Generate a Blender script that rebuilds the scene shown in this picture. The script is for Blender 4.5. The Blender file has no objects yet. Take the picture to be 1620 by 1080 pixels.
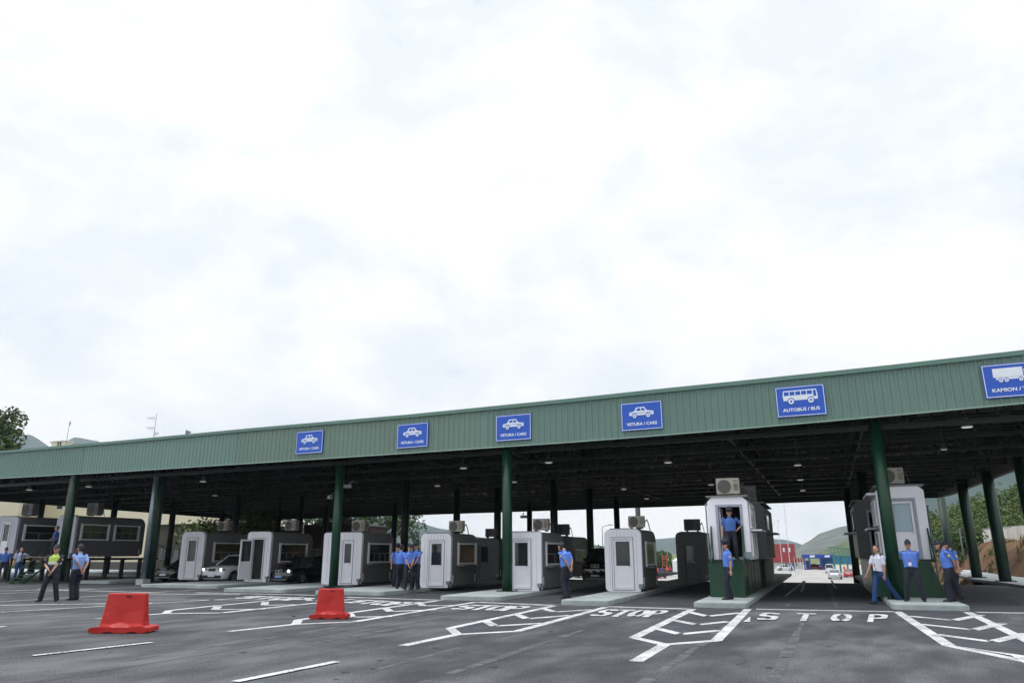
import bpy, bmesh, math, random
from math import sin, cos, tan, pi, radians, atan2, sqrt, hypot
from mathutils import Vector, Matrix, noise
random.seed(7)
S = bpy.context.scene
COL = S.collection

# ------------------------------------------------------------------ camera, sky, sun, exposure
FOC, PIT, YAW, ROL, HC = 1171.3, radians(15.903), radians(26.06), radians(-.126), 1.7
cF = Vector((-sin(YAW)*cos(PIT), cos(YAW)*cos(PIT), sin(PIT)))
r0 = Vector((cos(YAW), sin(YAW), 0)); u0 = r0.cross(cF)
cR = r0*cos(ROL)+u0*sin(ROL); cU = -r0*sin(ROL)+u0*cos(ROL)
cam = bpy.data.cameras.new('camera'); co = bpy.data.objects.new('camera', cam); COL.objects.link(co)
cam.sensor_width = 36; cam.lens = FOC*36/1620; cam.clip_start = .1; cam.clip_end = 9000
m = Matrix((cR, cU, -cF)).transposed().to_4x4(); m.translation = (0, 0, HC); co.matrix_world = m
S.camera = co

SUN_EL, SUN_AZ = radians(56), radians(250)          # azimuth from +Y towards +X
W = bpy.data.worlds.new('World'); S.world = W; W.use_nodes = True
nt = W.node_tree; nt.nodes.clear(); N = nt.nodes.new; L = nt.links.new
out = N('ShaderNodeOutputWorld'); bg = N('ShaderNodeBackground'); L(bg.outputs[0], out.inputs[0])
sky = N('ShaderNodeTexSky'); sky.sky_type = 'NISHITA'; sky.sun_disc = False
sky.sun_elevation = SUN_EL; sky.sun_rotation = SUN_AZ
tc = N('ShaderNodeTexCoord'); mp = N('ShaderNodeMapping'); mp.inputs['Scale'].default_value = (1, 1, 1.7)
L(tc.outputs['Generated'], mp.inputs[0])
def nz(scale, det, rough, dist=0, src=mp):
    n = N('ShaderNodeTexNoise'); n.inputs['Scale'].default_value = scale; n.inputs['Detail'].default_value = det
    n.inputs['Roughness'].default_value = rough; n.inputs['Distortion'].default_value = dist
    L(src.outputs[0], n.inputs['Vector']); return n
n1 = nz(3.0, 8, .55, .5); n2 = nz(8.5, 8, .6, .3)
cr = N('ShaderNodeValToRGB'); e = cr.color_ramp.elements
e[0].position = .42; e[0].color = (7.7, 8.15, 8.65, 1); e[1].position = .57; e[1].color = (9.6, 9.6, 9.65, 1)
mid = e.new(.495); mid.color = (8.6, 8.8, 9.1, 1)
mixn = N('ShaderNodeMath'); mixn.operation = 'MULTIPLY_ADD'; mixn.inputs[1].default_value = .3; L(n2.outputs['Fac'], mixn.inputs[0])
sc = N('ShaderNodeMath'); sc.operation = 'MULTIPLY'; sc.inputs[1].default_value = .72; L(n1.outputs['Fac'], sc.inputs[0]); L(sc.outputs[0], mixn.inputs[2])
L(mixn.outputs[0], cr.inputs[0])
hole = N('ShaderNodeMapRange'); hole.inputs[1].default_value = .40; hole.inputs[2].default_value = .37; hole.inputs[3].default_value = 0; hole.inputs[4].default_value = .12
L(mixn.outputs[0], hole.inputs[0])
mx = N('ShaderNodeMix'); mx.data_type = 'RGBA'; L(hole.outputs[0], mx.inputs[0]); L(cr.outputs[0], mx.inputs[6]); L(sky.outputs[0], mx.inputs[7])
sx_ = N('ShaderNodeSeparateXYZ'); L(tc.outputs['Generated'], sx_.inputs[0])
zb = N('ShaderNodeMapRange'); zb.inputs[1].default_value = .70; zb.inputs[2].default_value = .95; zb.inputs[3].default_value = 1; zb.inputs[4].default_value = 3.1   # an overcast sky is brighter towards the zenith
L(sx_.outputs['Z'], zb.inputs[0])
vm = N('ShaderNodeVectorMath'); vm.operation = 'SCALE'; L(mx.outputs[2], vm.inputs[0]); L(zb.outputs[0], vm.inputs[3])
L(vm.outputs[0], bg.inputs[0]); bg.inputs[1].default_value = .1
sl = bpy.data.lights.new('sun', 'SUN'); sl.energy = .9; sl.angle = radians(14); sl.color = (1, .96, .9)
so = bpy.data.objects.new('sun', sl); COL.objects.link(so)
sd = Vector((sin(SUN_AZ)*cos(SUN_EL), cos(SUN_AZ)*cos(SUN_EL), sin(SUN_EL)))
so.rotation_euler = sd.to_track_quat('Z', 'Y').to_euler()
S.view_settings.view_transform = 'Standard'; S.view_settings.look = 'None'; S.view_settings.gamma = 1; S.view_settings.exposure = 0.24
S.render.engine = 'CYCLES'

# ------------------------------------------------------------------ measuring helpers (photo pixel + known surface -> world point)
def ray(x, y): return cF + cR*((x-810)/FOC) + cU*((540-y)/FOC)
def G(x, y, z=0.0):
    d = ray(x, y); t = (z-HC)/d.z; return Vector((d.x*t, d.y*t, z))
def PY(x, y, Y):
    d = ray(x, y); t = Y/d.y; return Vector((d.x*t, Y, d.z*t+HC))
def PR(x, y, R):
    d = ray(x, y); t = R/hypot(d.x, d.y); return Vector((d.x*t, d.y*t, d.z*t+HC))
def gz(Y): return 0.0 if Y < 48 else (-(Y-48)*.038 if Y < 98 else (-1.9-(Y-98)*.0115 if Y < 170 else -2.728))
def GS(x, y):
    d = ray(x, y); t = 5.0
    while t < 2000:
        if d.z*t+HC < gz(d.y*t): break
        t *= 1.005
    return Vector((d.x*t, d.y*t, gz(d.y*t)))

# ------------------------------------------------------------------ materials
MATS = {}
def mat(name, col, rough=.6, metal=0, var=.12, scale=3.0, bump=0, bscale=40, emit=None, estr=0, spec=.5, alpha=1, stretch=(1, 1, 1), coat=0):
    if name in MATS: return MATS[name]
    mt = bpy.data.materials.new(name); mt.use_nodes = True; MATS[name] = mt
    t = mt.node_tree; b = t.nodes['Principled BSDF']
    b.inputs['Roughness'].default_value = rough; b.inputs['Metallic'].default_value = metal
    b.inputs['Specular IOR Level'].default_value = spec; b.inputs['Coat Weight'].default_value = coat
    tc = t.nodes.new('ShaderNodeTexCoord'); mp = t.nodes.new('ShaderNodeMapping'); mp.inputs['Scale'].default_value = stretch
    t.links.new(tc.outputs['Object'], mp.inputs[0])
    n = t.nodes.new('ShaderNodeTexNoise'); n.inputs['Scale'].default_value = scale; n.inputs['Detail'].default_value = 6; n.inputs['Roughness'].default_value = .6
    t.links.new(mp.outputs[0], n.inputs['Vector'])
    r = t.nodes.new('ShaderNodeValToRGB'); a = r.color_ramp.elements
    a[0].position = .3; a[1].position = .7
    a[0].color = tuple(c*(1-var) for c in col)+(1,); a[1].color = tuple(min(1, c*(1+var)) for c in col)+(1,)
    t.links.new(n.outputs['Fac'], r.inputs[0]); t.links.new(r.outputs[0], b.inputs['Base Color'])
    if bump:
        n2 = t.nodes.new('ShaderNodeTexNoise'); n2.inputs['Scale'].default_value = bscale; n2.inputs['Detail'].default_value = 4
        t.links.new(mp.outputs[0], n2.inputs['Vector'])
        bp = t.nodes.new('ShaderNodeBump'); bp.inputs['Strength'].default_value = bump; bp.inputs['Distance'].default_value = .02
        t.links.new(n2.outputs['Fac'], bp.inputs['Height']); t.links.new(bp.outputs[0], b.inputs['Normal'])
    if emit:
        b.inputs['Emission Color'].default_value = emit+(1,); b.inputs['Emission Strength'].default_value = estr
    return mt
def ramp3(name, cols, scale, rough=.9, det=8, dist=0, stretch=(1, 1, 1), scale2=None, str2=None, bump=.0, bscale=60, fine=0, pos=(.3, .5, .7), rot=0):
    mt = bpy.data.materials.new(name); mt.use_nodes = True; MATS[name] = mt
    t = mt.node_tree; b = t.nodes['Principled BSDF']; b.inputs['Roughness'].default_value = rough; b.inputs['Specular IOR Level'].default_value = .3
    tc = t.nodes.new('ShaderNodeTexCoord'); mp = t.nodes.new('ShaderNodeMapping'); mp.inputs['Scale'].default_value = stretch; mp.inputs['Rotation'].default_value = (0, 0, rot)
    t.links.new(tc.outputs['Object'], mp.inputs[0])
    n = t.nodes.new('ShaderNodeTexNoise'); n.inputs['Scale'].default_value = scale; n.inputs['Detail'].default_value = det; n.inputs['Roughness'].default_value = .62; n.inputs['Distortion'].default_value = dist
    t.links.new(mp.outputs[0], n.inputs['Vector'])
    src = n.outputs['Fac']
    if scale2:
        n3 = t.nodes.new('ShaderNodeTexNoise'); n3.inputs['Scale'].default_value = scale2; n3.inputs['Detail'].default_value = 5
        m3 = t.nodes.new('ShaderNodeMapping'); m3.inputs['Scale'].default_value = str2 or (1, 1, 1); m3.inputs['Rotation'].default_value = (0, 0, rot)
        t.links.new(tc.outputs['Object'], m3.inputs[0]); t.links.new(m3.outputs[0], n3.inputs['Vector'])
        mm = t.nodes.new('ShaderNodeMix'); mm.inputs[0].default_value = .45
        t.links.new(src, mm.inputs[2]); t.links.new(n3.outputs['Fac'], mm.inputs[3]); src = mm.outputs[0]
    if fine:
        n4 = t.nodes.new('ShaderNodeTexNoise'); n4.inputs['Scale'].default_value = 34; n4.inputs['Detail'].default_value = 3
        t.links.new(tc.outputs['Object'], n4.inputs['Vector'])
        ma = t.nodes.new('ShaderNodeMath'); ma.operation = 'MULTIPLY_ADD'; ma.inputs[1].default_value = fine
        sb = t.nodes.new('ShaderNodeMath'); sb.operation = 'SUBTRACT'; sb.inputs[1].default_value = .5
        t.links.new(n4.outputs['Fac'], sb.inputs[0]); t.links.new(sb.outputs[0], ma.inputs[0]); t.links.new(src, ma.inputs[2]); src = ma.outputs[0]
    r = t.nodes.new('ShaderNodeValToRGB'); a = r.color_ramp.elements
    a[0].position = pos[0]; a[0].color = cols[0]+(1,); a[1].position = pos[2]; a[1].color = cols[2]+(1,)
    k = a.new(pos[1]); k.color = cols[1]+(1,)
    t.links.new(src, r.inputs[0]); t.links.new(r.outputs[0], b.inputs['Base Color'])
    if bump:
        n2 = t.nodes.new('ShaderNodeTexNoise'); n2.inputs['Scale'].default_value = bscale; n2.inputs['Detail'].default_value = 5
        t.links.new(tc.outputs['Object'], n2.inputs['Vector'])
        bp = t.nodes.new('ShaderNodeBump'); bp.inputs['Strength'].default_value = bump; bp.inputs['Distance'].default_value = .03
        t.links.new(n2.outputs['Fac'], bp.inputs['Height']); t.links.new(bp.outputs[0], b.inputs['Normal'])
    return mt

asphalt = ramp3('asphalt', [(.030, .032, .037), (.058, .061, .069), (.125, .130, .142)], .15, .82, 13, .9, (1, .9, 1), .8, (1.8, .7, 1), .5, 45, .62, (.37, .50, .63), .12)
concrete_pale = ramp3('pale_concrete', [(.27, .265, .25), (.36, .355, .34), (.45, .44, .42)], .25, .9, 7, .2, fine=.2)
kerb = ramp3('kerb_concrete', [(.25, .29, .30), (.34, .38, .39), (.44, .47, .48)], 1.1, .85, 8, .3, fine=.3, bump=.2)
paint = ramp3('road_paint', [(.12, .124, .13), (.44, .45, .46), (.62, .63, .64)], 1.3, .65, 12, .4, fine=1.5, pos=(.28, .42, .60))
paint_old = ramp3('worn_road_paint', [(.13, .135, .14), (.30, .31, .33), (.5, .51, .52)], 2.3, .7, 9, .2, fine=.9, pos=(.35, .5, .65))
white = mat('white_panel', (.80, .81, .88), .45, var=.05, scale=1.2, bump=.05, bscale=9)
whitef = mat('white_frame', (.80, .81, .86), .4, var=.04)
grey = mat('grey_side_panel', (.17, .17, .18), .5, var=.07, scale=1.5)
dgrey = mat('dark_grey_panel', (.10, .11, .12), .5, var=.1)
rubber = mat('black_rubber', (.015, .015, .017), .7, var=.2)
darkin = mat('dark_interior', (.02, .022, .025), .8, var=.3)
glass = mat('dark_window_glass', (.022, .027, .030), .08, spec=.6, var=.5, scale=.8)
glass_l = mat('light_window_glass', (.30, .42, .50), .1, spec=.6, var=.15, scale=.8)
green = mat('green_steel', (.004, .045, .022), .38, var=.15, scale=1.3)
green_d = mat('dark_green_steel', (.004, .014, .010), .5, var=.2)
green_l = mat('green_gantry_steel', (.03, .19, .12), .5, var=.1)
soffit = mat('roof_deck_underside', (.045, .036, .036), .7, var=.3, scale=.7)
galv = mat('galvanised_pipe', (.22, .27, .31), .35, .6, var=.15, scale=2)
acm = mat('air_conditioner_casing', (.34, .33, .29), .5, var=.07)
acd = mat('air_conditioner_grille', (.05, .05, .05), .6, var=.2)
blue_sign = mat('blue_sign_face', (.010, .085, .50), .35, var=.05, scale=1)
sign_w = mat('white_sign_print', (.72, .78, .86), .4, var=.02)
red = ramp3('red_plastic', [(.28, .013, .012), (.41, .016, .014), (.47, .038, .034)], 2.2, .42, 9, .5, fine=.15, bump=.12, bscale=9, pos=(.25, .45, .75))
cream = mat('cream_render', (.66, .62, .46), .85, var=.04, scale=.3)
skin = mat('skin', (.42, .23, .16), .5, var=.08, scale=9)
shirt_b = mat('light_blue_shirt', (.095, .21, .66), .85, var=.12, scale=6, bump=.5, bscale=14)
shirt_l = mat('pale_blue_shirt', (.22, .34, .68), .85, var=.12, scale=6, bump=.5, bscale=14)
shirt_w = mat('white_shirt', (.62, .66, .78), .85, var=.08, scale=6, bump=.5, bscale=14)
shirt_n = mat('navy_shirt', (.02, .025, .06), .85, var=.2, scale=6)
trous_n = mat('dark_navy_trousers', (.010, .013, .026), .85, var=.25, scale=7, bump=.5, bscale=14)
trous_b = mat('blue_trousers', (.012, .048, .16), .85, var=.2, scale=7, bump=.5, bscale=14)
capm = mat('navy_cap', (.010, .013, .028), .7, var=.2)
hairm = mat('dark_hair', (.02, .014, .010), .7, var=.3)
hair_f = mat('fair_hair', (.45, .30, .12), .7, var=.3)
shoem = mat('black_leather', (.010, .010, .012), .3, var=.2)
vestm = mat('yellow_vest', (.42, .58, .09), .6, var=.05, emit=None)
reflm = mat('grey_reflective_tape', (.55, .56, .58), .4, var=.05)
badge = mat('badge_white', (.75, .75, .75), .5, var=.03)
orange = mat('orange_cloth', (.75, .12, .02), .8, var=.1)
lampm = mat('lamp_glow', (.9, .9, .85), .4, var=0, emit=(1, .97, .88), estr=.32)
headl = mat('headlight_glow', (.9, .9, .9), .2, var=0, emit=(1, .95, .82), estr=2.6)
redl = mat('red_lamp_lens', (.5, .01, .01), .25, var=.1)
chrome = mat('chrome', (.6, .62, .65), .15, 1, var=.05)

# ------------------------------------------------------------------ object helpers
def tag(o, label=None, cat=None, group=None, kind=None):
    if label: o['label'] = label
    if cat: o['category'] = cat
    if group: o['group'] = group
    if kind: o['kind'] = kind
    return o
def thing(name, loc=(0, 0, 0), rz=0, label=None, cat=None, group=None):
    o = bpy.data.objects.new(name, None); COL.objects.link(o); o.location = loc; o.rotation_euler = (0, 0, rz); o.empty_display_size = .2
    return tag(o, label, cat, group)
def obj(name, bm, mt, parent=None, smooth=False, bevel=0, loc=None):
    me = bpy.data.meshes.new(name)
    if bevel:
        bmesh.ops.bevel(bm, geom=list(bm.edges), offset=bevel, segments=2, affect='EDGES', clamp_overlap=True)
    bmesh.ops.recalc_face_normals(bm, faces=bm.faces)
    bm.to_mesh(me); bm.free()
    for q in (mt if isinstance(mt, (list, tuple)) else [mt]): me.materials.append(q)
    if smooth: me.polygons.foreach_set('use_smooth', [True]*len(me.polygons))
    o = bpy.data.objects.new(name, me); COL.objects.link(o)
    if parent: o.parent = parent
    if loc is not None: o.location = loc
    return o
def copy_tree(o, parent=None):
    c = o.copy(); COL.objects.link(c); c.parent = parent
    for ch in list(o.children): copy_tree(ch, c)
    return c
def B(): return bmesh.new()
def box(bm, x0, x1, y0, y1, z0, z1, mi=0):
    v = [bm.verts.new(p) for p in ((x0, y0, z0), (x1, y0, z0), (x1, y1, z0), (x0, y1, z0), (x0, y0, z1), (x1, y0, z1), (x1, y1, z1), (x0, y1, z1))]
    for f in ((0, 3, 2, 1), (4, 5, 6, 7), (0, 1, 5, 4), (1, 2, 6, 5), (2, 3, 7, 6), (3, 0, 4, 7)):
        k = bm.faces.new([v[i] for i in f]); k.material_index = mi
    return v
def bx(*a):
    bm = B(); box(bm, *a); return bm
def bar(bm, p, q, r, n=8, r2=None, mi=0):
    p = Vector(p); q = Vector(q); d = (q-p)
    if d.length < 1e-6: return
    d.normalize(); a = d.cross(Vector((0, 0, 1)) if abs(d.z) < .95 else Vector((0, 1, 0))).normalized(); b = d.cross(a)
    r2 = r if r2 is None else r2
    A = [bm.verts.new(p+(a*cos(2*pi*i/n+pi/n)+b*sin(2*pi*i/n+pi/n))*r) for i in range(n)]
    C = [bm.verts.new(q+(a*cos(2*pi*i/n+pi/n)+b*sin(2*pi*i/n+pi/n))*r2) for i in range(n)]
    for i in range(n):
        f = bm.faces.new([A[i], A[(i+1) % n], C[(i+1) % n], C[i]]); f.material_index = mi
    bm.faces.new(A[::-1]).material_index = mi; bm.faces.new(C).material_index = mi
def prism(bm, pts, axis, a, b, mi=0):
    """pts: 2-D outline; axis 'y' -> (x,z) outline extruded from y=a to y=b; 'x' -> (y,z); 'z' -> (x,y)"""
    def P(u, v, w): return {'y': (u, w, v), 'x': (w, u, v), 'z': (u, v, w)}[axis]
    A = [bm.verts.new(P(u, v, a)) for u, v in pts]; C = [bm.verts.new(P(u, v, b)) for u, v in pts]
    n = len(pts); fs = []
    for i in range(n): fs.append(bm.faces.new([A[i], A[(i+1) % n], C[(i+1) % n], C[i]]))
    fs.append(bm.faces.new(A[::-1])); fs.append(bm.faces.new(C))
    for f in fs: f.material_index = mi
    return fs
def rrect(x0, x1, z0, z1, r, n=5):
    pts = []
    rs = r if isinstance(r, (tuple, list)) else (r,)*4      # bl, br, tr, tl
    for (cx, cz, a0, rr) in ((x0+rs[0], z0+rs[0], pi, rs[0]), (x1-rs[1], z0+rs[1], 1.5*pi, rs[1]), (x1-rs[2], z1-rs[2], 0, rs[2]), (x0+rs[3], z1-rs[3], .5*pi, rs[3])):
        for i in range(n+1):
            a = a0+i*pi/2/n; pts.append((cx+rr*cos(a), cz+rr*sin(a)))
    return pts
def frame(bm, x0, x1, z0, z1, w, y0, y1, axis='y'):
    for a in ((x0, x1, z0, z0+w), (x0, x1, z1-w, z1), (x0, x0+w, z0+w, z1-w), (x1-w, x1, z0+w, z1-w)):
        if axis == 'y': box(bm, a[0], a[1], y0, y1, a[2], a[3])
        else: box(bm, y0, y1, a[0], a[1], a[2], a[3])
def ring(bm, loops, close=True, caps=True):
    V = [[bm.verts.new(p) for p in l] for l in loops]; n = len(loops[0])
    for a, b in zip(V, V[1:]):
        for i in range(n if close else n-1): bm.faces.new([a[i], a[(i+1) % n], b[(i+1) % n], b[i]])
    if caps: bm.faces.new(V[0][::-1]); bm.faces.new(V[-1])
    return V

# ------------------------------------------------------------------ ground
def grid_axis(vals): return vals
xs = [-4000, -2000, -1000, -500, -300, -200]+list(range(-150, 151, 10))+[200, 300, 500, 1000, 2000, 4000]
ys = [-60, -20]+[0, 12, 24, 36, 48, 56, 64, 80, 98, 115, 130, 150, 170, 200, 300, 500, 900, 2000, 5000]
def sheet(x_s, y_s, dz, name, mt):
    bm = B(); V = [[bm.verts.new((x, y, gz(y)+dz)) for x in x_s] for y in y_s]
    for j in range(len(y_s)-1):
        for i in range(len(x_s)-1): bm.faces.new([V[j][i], V[j][i+1], V[j+1][i+1], V[j+1][i]])
    return tag(obj(name, bm, mt), kind='structure')
grassm = ramp3('dry_grass', [(.07, .10, .035), (.12, .15, .06), (.20, .20, .10)], .05, 1, 9, .3, fine=.3, scale2=.8)
sheet(xs, ys, -.02, 'ground', grassm)
sheet([-160, -120, -80, -40, 0, 12], [-30, 0, 30, 48, 66], .0, 'road', asphalt); sheet([-160, -120, -62], [66.0, 98, 120], .0, 'road', asphalt)
sheet([-62, -50, 0, 16], [66, 98, 130, 170, 300], .004, 'forecourt', concrete_pale)

# ------------------------------------------------------------------ painted markings
ZM = .004
PB = B()
def pline(pts, w, z=ZM, bm=None):
    bm = PB if bm is None else bm
    pts = [Vector((p[0], p[1])) for p in pts]
    for a, b in zip(pts, pts[1:]):
        d = (b-a)
        if d.length < 1e-4: continue
        n = Vector((-d.y, d.x)).normalized()*w/2; d = d.normalized()*w*.0
        bm.faces.new([bm.verts.new((q.x, q.y, z)) for q in (a-d-n, b+d-n, b+d+n, a-d+n)])
def ppoly(px, z=ZM, bm=None):
    bm = PB if bm is None else bm
    bm.faces.new([bm.verts.new((G(*q)[0], G(*q)[1], z)) for q in px])
asph_new_shaded = ramp3('fresh_and_shaded_asphalt', [(.030, .033, .040), (.048, .052, .062), (.08, .085, .10)], .6, .86, 9, .5, (1, 1.5, 1), 2.0, None, .3, 70, .2)
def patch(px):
    bm = B(); ppoly(px, .002, bm); tag(obj('road', bm, asph_new_shaded), kind='structure')
bm = B(); bm.faces.new([bm.verts.new(p) for p in ((-47, 27.2, .0016), (-20, 25.3, .0016), (-8, 24.8, .0016), (3.9, 26.4, .0016), (3.9, 47.9, .0016), (-47, 47.9, .0016))]); tag(obj('road', bm, asph_new_shaded), kind='structure')  # darker sheet behind the stop line, canopy shade painted into its colour
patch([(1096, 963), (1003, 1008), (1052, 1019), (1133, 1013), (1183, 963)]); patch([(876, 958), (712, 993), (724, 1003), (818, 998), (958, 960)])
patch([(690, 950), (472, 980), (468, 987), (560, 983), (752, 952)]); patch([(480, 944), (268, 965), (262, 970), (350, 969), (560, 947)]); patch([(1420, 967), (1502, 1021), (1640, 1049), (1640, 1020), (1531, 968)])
# outline quads are measured as painted areas so each keeps its own width
def ml(pts, w, z=ZM): pline([G(*p) for p in pts], w, z)
# stop line, bay by bay
for a, b in (((1196, 963), (1416, 967)), ((962, 959), (1093, 963)), ((757, 952), (875, 957)), ((548, 944), (700, 949)), ((310, 937), (500, 941)), ((60, 932), (250, 937)), ((1545, 968), (1640, 969.5)), ((180, 938.5), (380, 940)), ((0, 934), (150, 931))):
    ml([a, b], .3 if a[0] > 300 else .25)
# hatched noses in front of the islands
def hatch(left, right, apex, tail, chev, w=.24, zi=0):
    z = ZM+zi*.001
    w *= .86
    L_, R_, A_ = [G(*p) for p in left], [G(*p) for p in right], G(*apex)
    pline(L_+[A_], w, z); pline(R_+[A_], w, z+.0012)
    if tail: pline([A_, G(*tail)], w, z+.0024)
    for k, c in enumerate(chev): pline([G(*p) for p in c], w*1.1, z+.004+k*.0005)
hatch([(1096, 963), (1003, 1008)], [(1183, 963), (1133, 1013)], (1052, 1019), (1006, 1046),
      [[(1085, 966.5), (1119, 974.5), (1171, 969)], [(1065, 980.5), (1103, 988), (1152, 983)], [(1040, 994), (1076, 1003), (1138, 997)]], .27)
hatch([(876, 958), (712, 993)], [(958, 960), (818, 998)], (724, 1003), (637, 1021),
      [[(858, 962), (878, 967.5), (938, 964)], [(816, 971), (834, 978.5), (903, 973)], [(766, 981), (783, 990), (860, 985.5)]], .26)
hatch([(690, 950), (472, 980)], [(752, 952), (560, 983)], (468, 987), (362, 998.5),
      [[(660, 952), (670, 958), (725, 957)], [(608, 961), (618, 967), (690, 964)], [(552, 970), (556, 976), (620, 975)]], .27)
hatch([(480, 944), (268, 965)], [(560, 947), (350, 969)], (262, 970), (150, 978.5),
      [[(485, 946), (490, 950), (540, 949)], [(420, 952), (418, 957), (480, 956)], [(345, 959), (340, 964), (420, 963)]], .27)
hatch([(1420, 967), (1502, 1021)], [(1531, 968), (1640, 1020)], (1640, 1049), None,
      [[(1436, 974), (1508, 981), (1552, 972.5)], [(1455, 987), (1540, 996), (1586, 986)], [(1478, 1003), (1570, 1015), (1625, 1002)]], .27)
ppoly([(1502, 1021), (1600, 1037), (1640, 1062), (1640, 1040)], ZM+.009)
for a, b, w in (((372, 1079), (533, 1047), .16), ((52, 1037.5), (240, 1016.5), .15), ((-60, 1000), (8, 991), .15), ((0, 968.5), (420, 944), .16), ((0, 957.5), (240, 954), .26),
                ((0, 952), (330, 932), .13), ((-20, 940), (255, 927), .13), ((130, 949), (420, 949), .16), ((-30, 930), (150, 922), .12)):
    ml([a, b], w, ZM+.012)
# STOP legends, stencilled letters built from strokes
def arc(cx, cy, rx, ry, a0, a1, n=9): return [(cx+rx*cos(radians(a0+(a1-a0)*i/n)), cy+ry*sin(radians(a0+(a1-a0)*i/n))) for i in range(n+1)]
LET = {'S': [arc(.5, .74, .38, .20, 20, 170)+arc(.5, .70, .38, .18, 190, 262, 4), arc(.5, .30, .38, .22, 82, 10, 5)+arc(.5, .28, .38, .22, -10, -75, 5), arc(.5, .28, .38, .22, -105, -165, 5)],
       'T': [[(.02, .93), (.98, .93)], [(.5, .84), (.5, 0)]],
       'O': [arc(.5, .5, .42, .43, 97, 263, 14), arc(.5, .5, .42, .43, 83, -83, 14)],
       'P': [[(.12, .0), (.12, .93)], [(.2, .93), (.55, .93)]+arc(.55, .69, .33, .24, 80, -80, 8)+[(.28, .45)]]}
def stop(quads, w, bm):
    for ch, (bl, br, tr, tl) in zip('STOP', quads):
        bl, br, tr, tl = [G(*q) for q in (bl, br, tr, tl)]
        for st in LET[ch]:
            pts = [(bl*(1-u)+br*u)*(1-v)+(tl*(1-u)+tr*u)*v for u, v in st]
            for k, (a, b) in enumerate(zip(pts, pts[1:])):
                d = Vector((b.x-a.x, b.y-a.y)); 
                if d.length < 1e-5: continue
                # stroke wide across the lane for upright strokes, long along it for level ones
                n = Vector((-d.y, d.x)).normalized(); wd = w*(abs(n.x)*.8+abs(n.y)*1.9)/2; e = d.normalized()*.03
                bm.faces.new([bm.verts.new((q.x, q.y, ZM+.014+.0002*(k % 7))) for q in (Vector((a.x, a.y))-e-n*wd, Vector((b.x, b.y))+e-n*wd, Vector((b.x, b.y))+e+n*wd, Vector((a.x, a.y))-e+n*wd)])
def evenquads(bl, br, tr, tl, lw=.17):
    out = []
    for k in range(4):
        u0_ = k*(1-lw)/3; u1_ = u0_+lw
        f = lambda a, b, u: (a[0]*(1-u)+b[0]*u, a[1]*(1-u)+b[1]*u)
        out.append((f(bl, br, u0_), f(bl, br, u1_), f(tl, tr, u1_), f(tl, tr, u0_)))
    return out
stop(evenquads((1198, 981), (1402, 984.5), (1404, 972), (1206, 969.5), .14), .17, PB)
stop(evenquads((932, 975), (1042, 976.5), (1058, 965.5), (958, 964), .22), .16, PB)
stop(evenquads((712, 964), (815, 967), (842, 959), (738, 957), .24), .17, PB)
stop(evenquads((540, 953), (625, 959.5), (655, 953), (575, 949), .24), .19, PB)
stop(evenquads((372, 946), (470, 951), (500, 946.5), (398, 942.5), .24), .2, PB)
ppoly([(1176, 984), (1187, 984), (1187, 976)], ZM+.016)
tag(obj('road_marking', PB, paint), kind='structure')
PO = B()
for a, b in (((1540, 909), (1556, 911)), ((1565, 913.5), (1584, 916.5)), ((1604, 920), (1630, 925)), ((1243, 942), (1273, 918)), ((1268, 936), (1273, 919)), ((1322, 930), (1315, 917))):
    pline([G(*a), G(*b)], .22 if a[0] > 1400 else .12, ZM, PO)
tag(obj('worn_marking', PO, paint_old), kind='structure')

rc_ = random.Random(21)
PC = B()
def crack(x, y, a, n, w):
    p = Vector((x, y))
    for k in range(n):
        q = p+Vector((cos(a), sin(a)))*rc_.uniform(.15, .4); pline([p, q], w*rc_.uniform(.5, 1.2), .003, PC); p = q; a += rc_.uniform(-.55, .55)
for k in range(16): crack(rc_.uniform(-22, 3), rc_.uniform(7, 22), rc_.uniform(0, 6.3), rc_.randrange(5, 14), .014)
for x, y0_, y1_ in ((-11.0, 5, 25), (-16.5, 6, 25)): pline([(x+.4, y0_), (x-.3, (y0_+y1_)/2), (x-.9, y1_)], .03, .003, PC)
tag(obj('tarmac_seam', PC, mat('tar_seal', (.02, .02, .022), .5, var=.2)), kind='structure')
PT = B()
for (x, y0_, y1_, dx) in ((-3.0, 7, 23, -.9), (-1.4, 7, 23.5, -.9), (-3.2, 27, 47, -1.6), (-1.7, 27, 47, -1.6), (-7.2, 10, 24, -1.0), (-5.9, 9, 17, -.6), (-11.6, 9, 20, -.7), (-10.1, 8, 21, -.8)):
    n = 14
    for k in range(n):
        if rc_.random() < .25: continue
        f0, f1 = k/n, (k+.93)/n; w_ = rc_.uniform(.08, .22); pline([(x+dx*f0+rc_.uniform(-.02, .02), y0_+(y1_-y0_)*f0), (x+dx*f1, y0_+(y1_-y0_)*f1)], w_, .0034, PT)
tag(obj('tyre_mark', PT, ramp3('dusty_tyre_mark', [(.045, .048, .053), (.085, .089, .098), (.13, .135, .145)], 2.2, .85, 10, .4, fine=1.0)), kind='structure')
drops = B()
for k in range(60):
    x, y, r_ = rc_.uniform(-24, 4), rc_.uniform(6, 24), rc_.uniform(.02, .09); drops.faces.new([drops.verts.new((x+r_*cos(i)*rc_.uniform(.7, 1.2), y+r_*sin(i)*rc_.uniform(.7, 1.2), .0038)) for i in (0, .8, 1.6, 2.4, 3.2, 4.0, 4.8, 5.6)])
tag(obj('oil_stain', drops, mat('oil_stain', (.022, .022, .024), .35, var=.3)), kind='structure')
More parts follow.
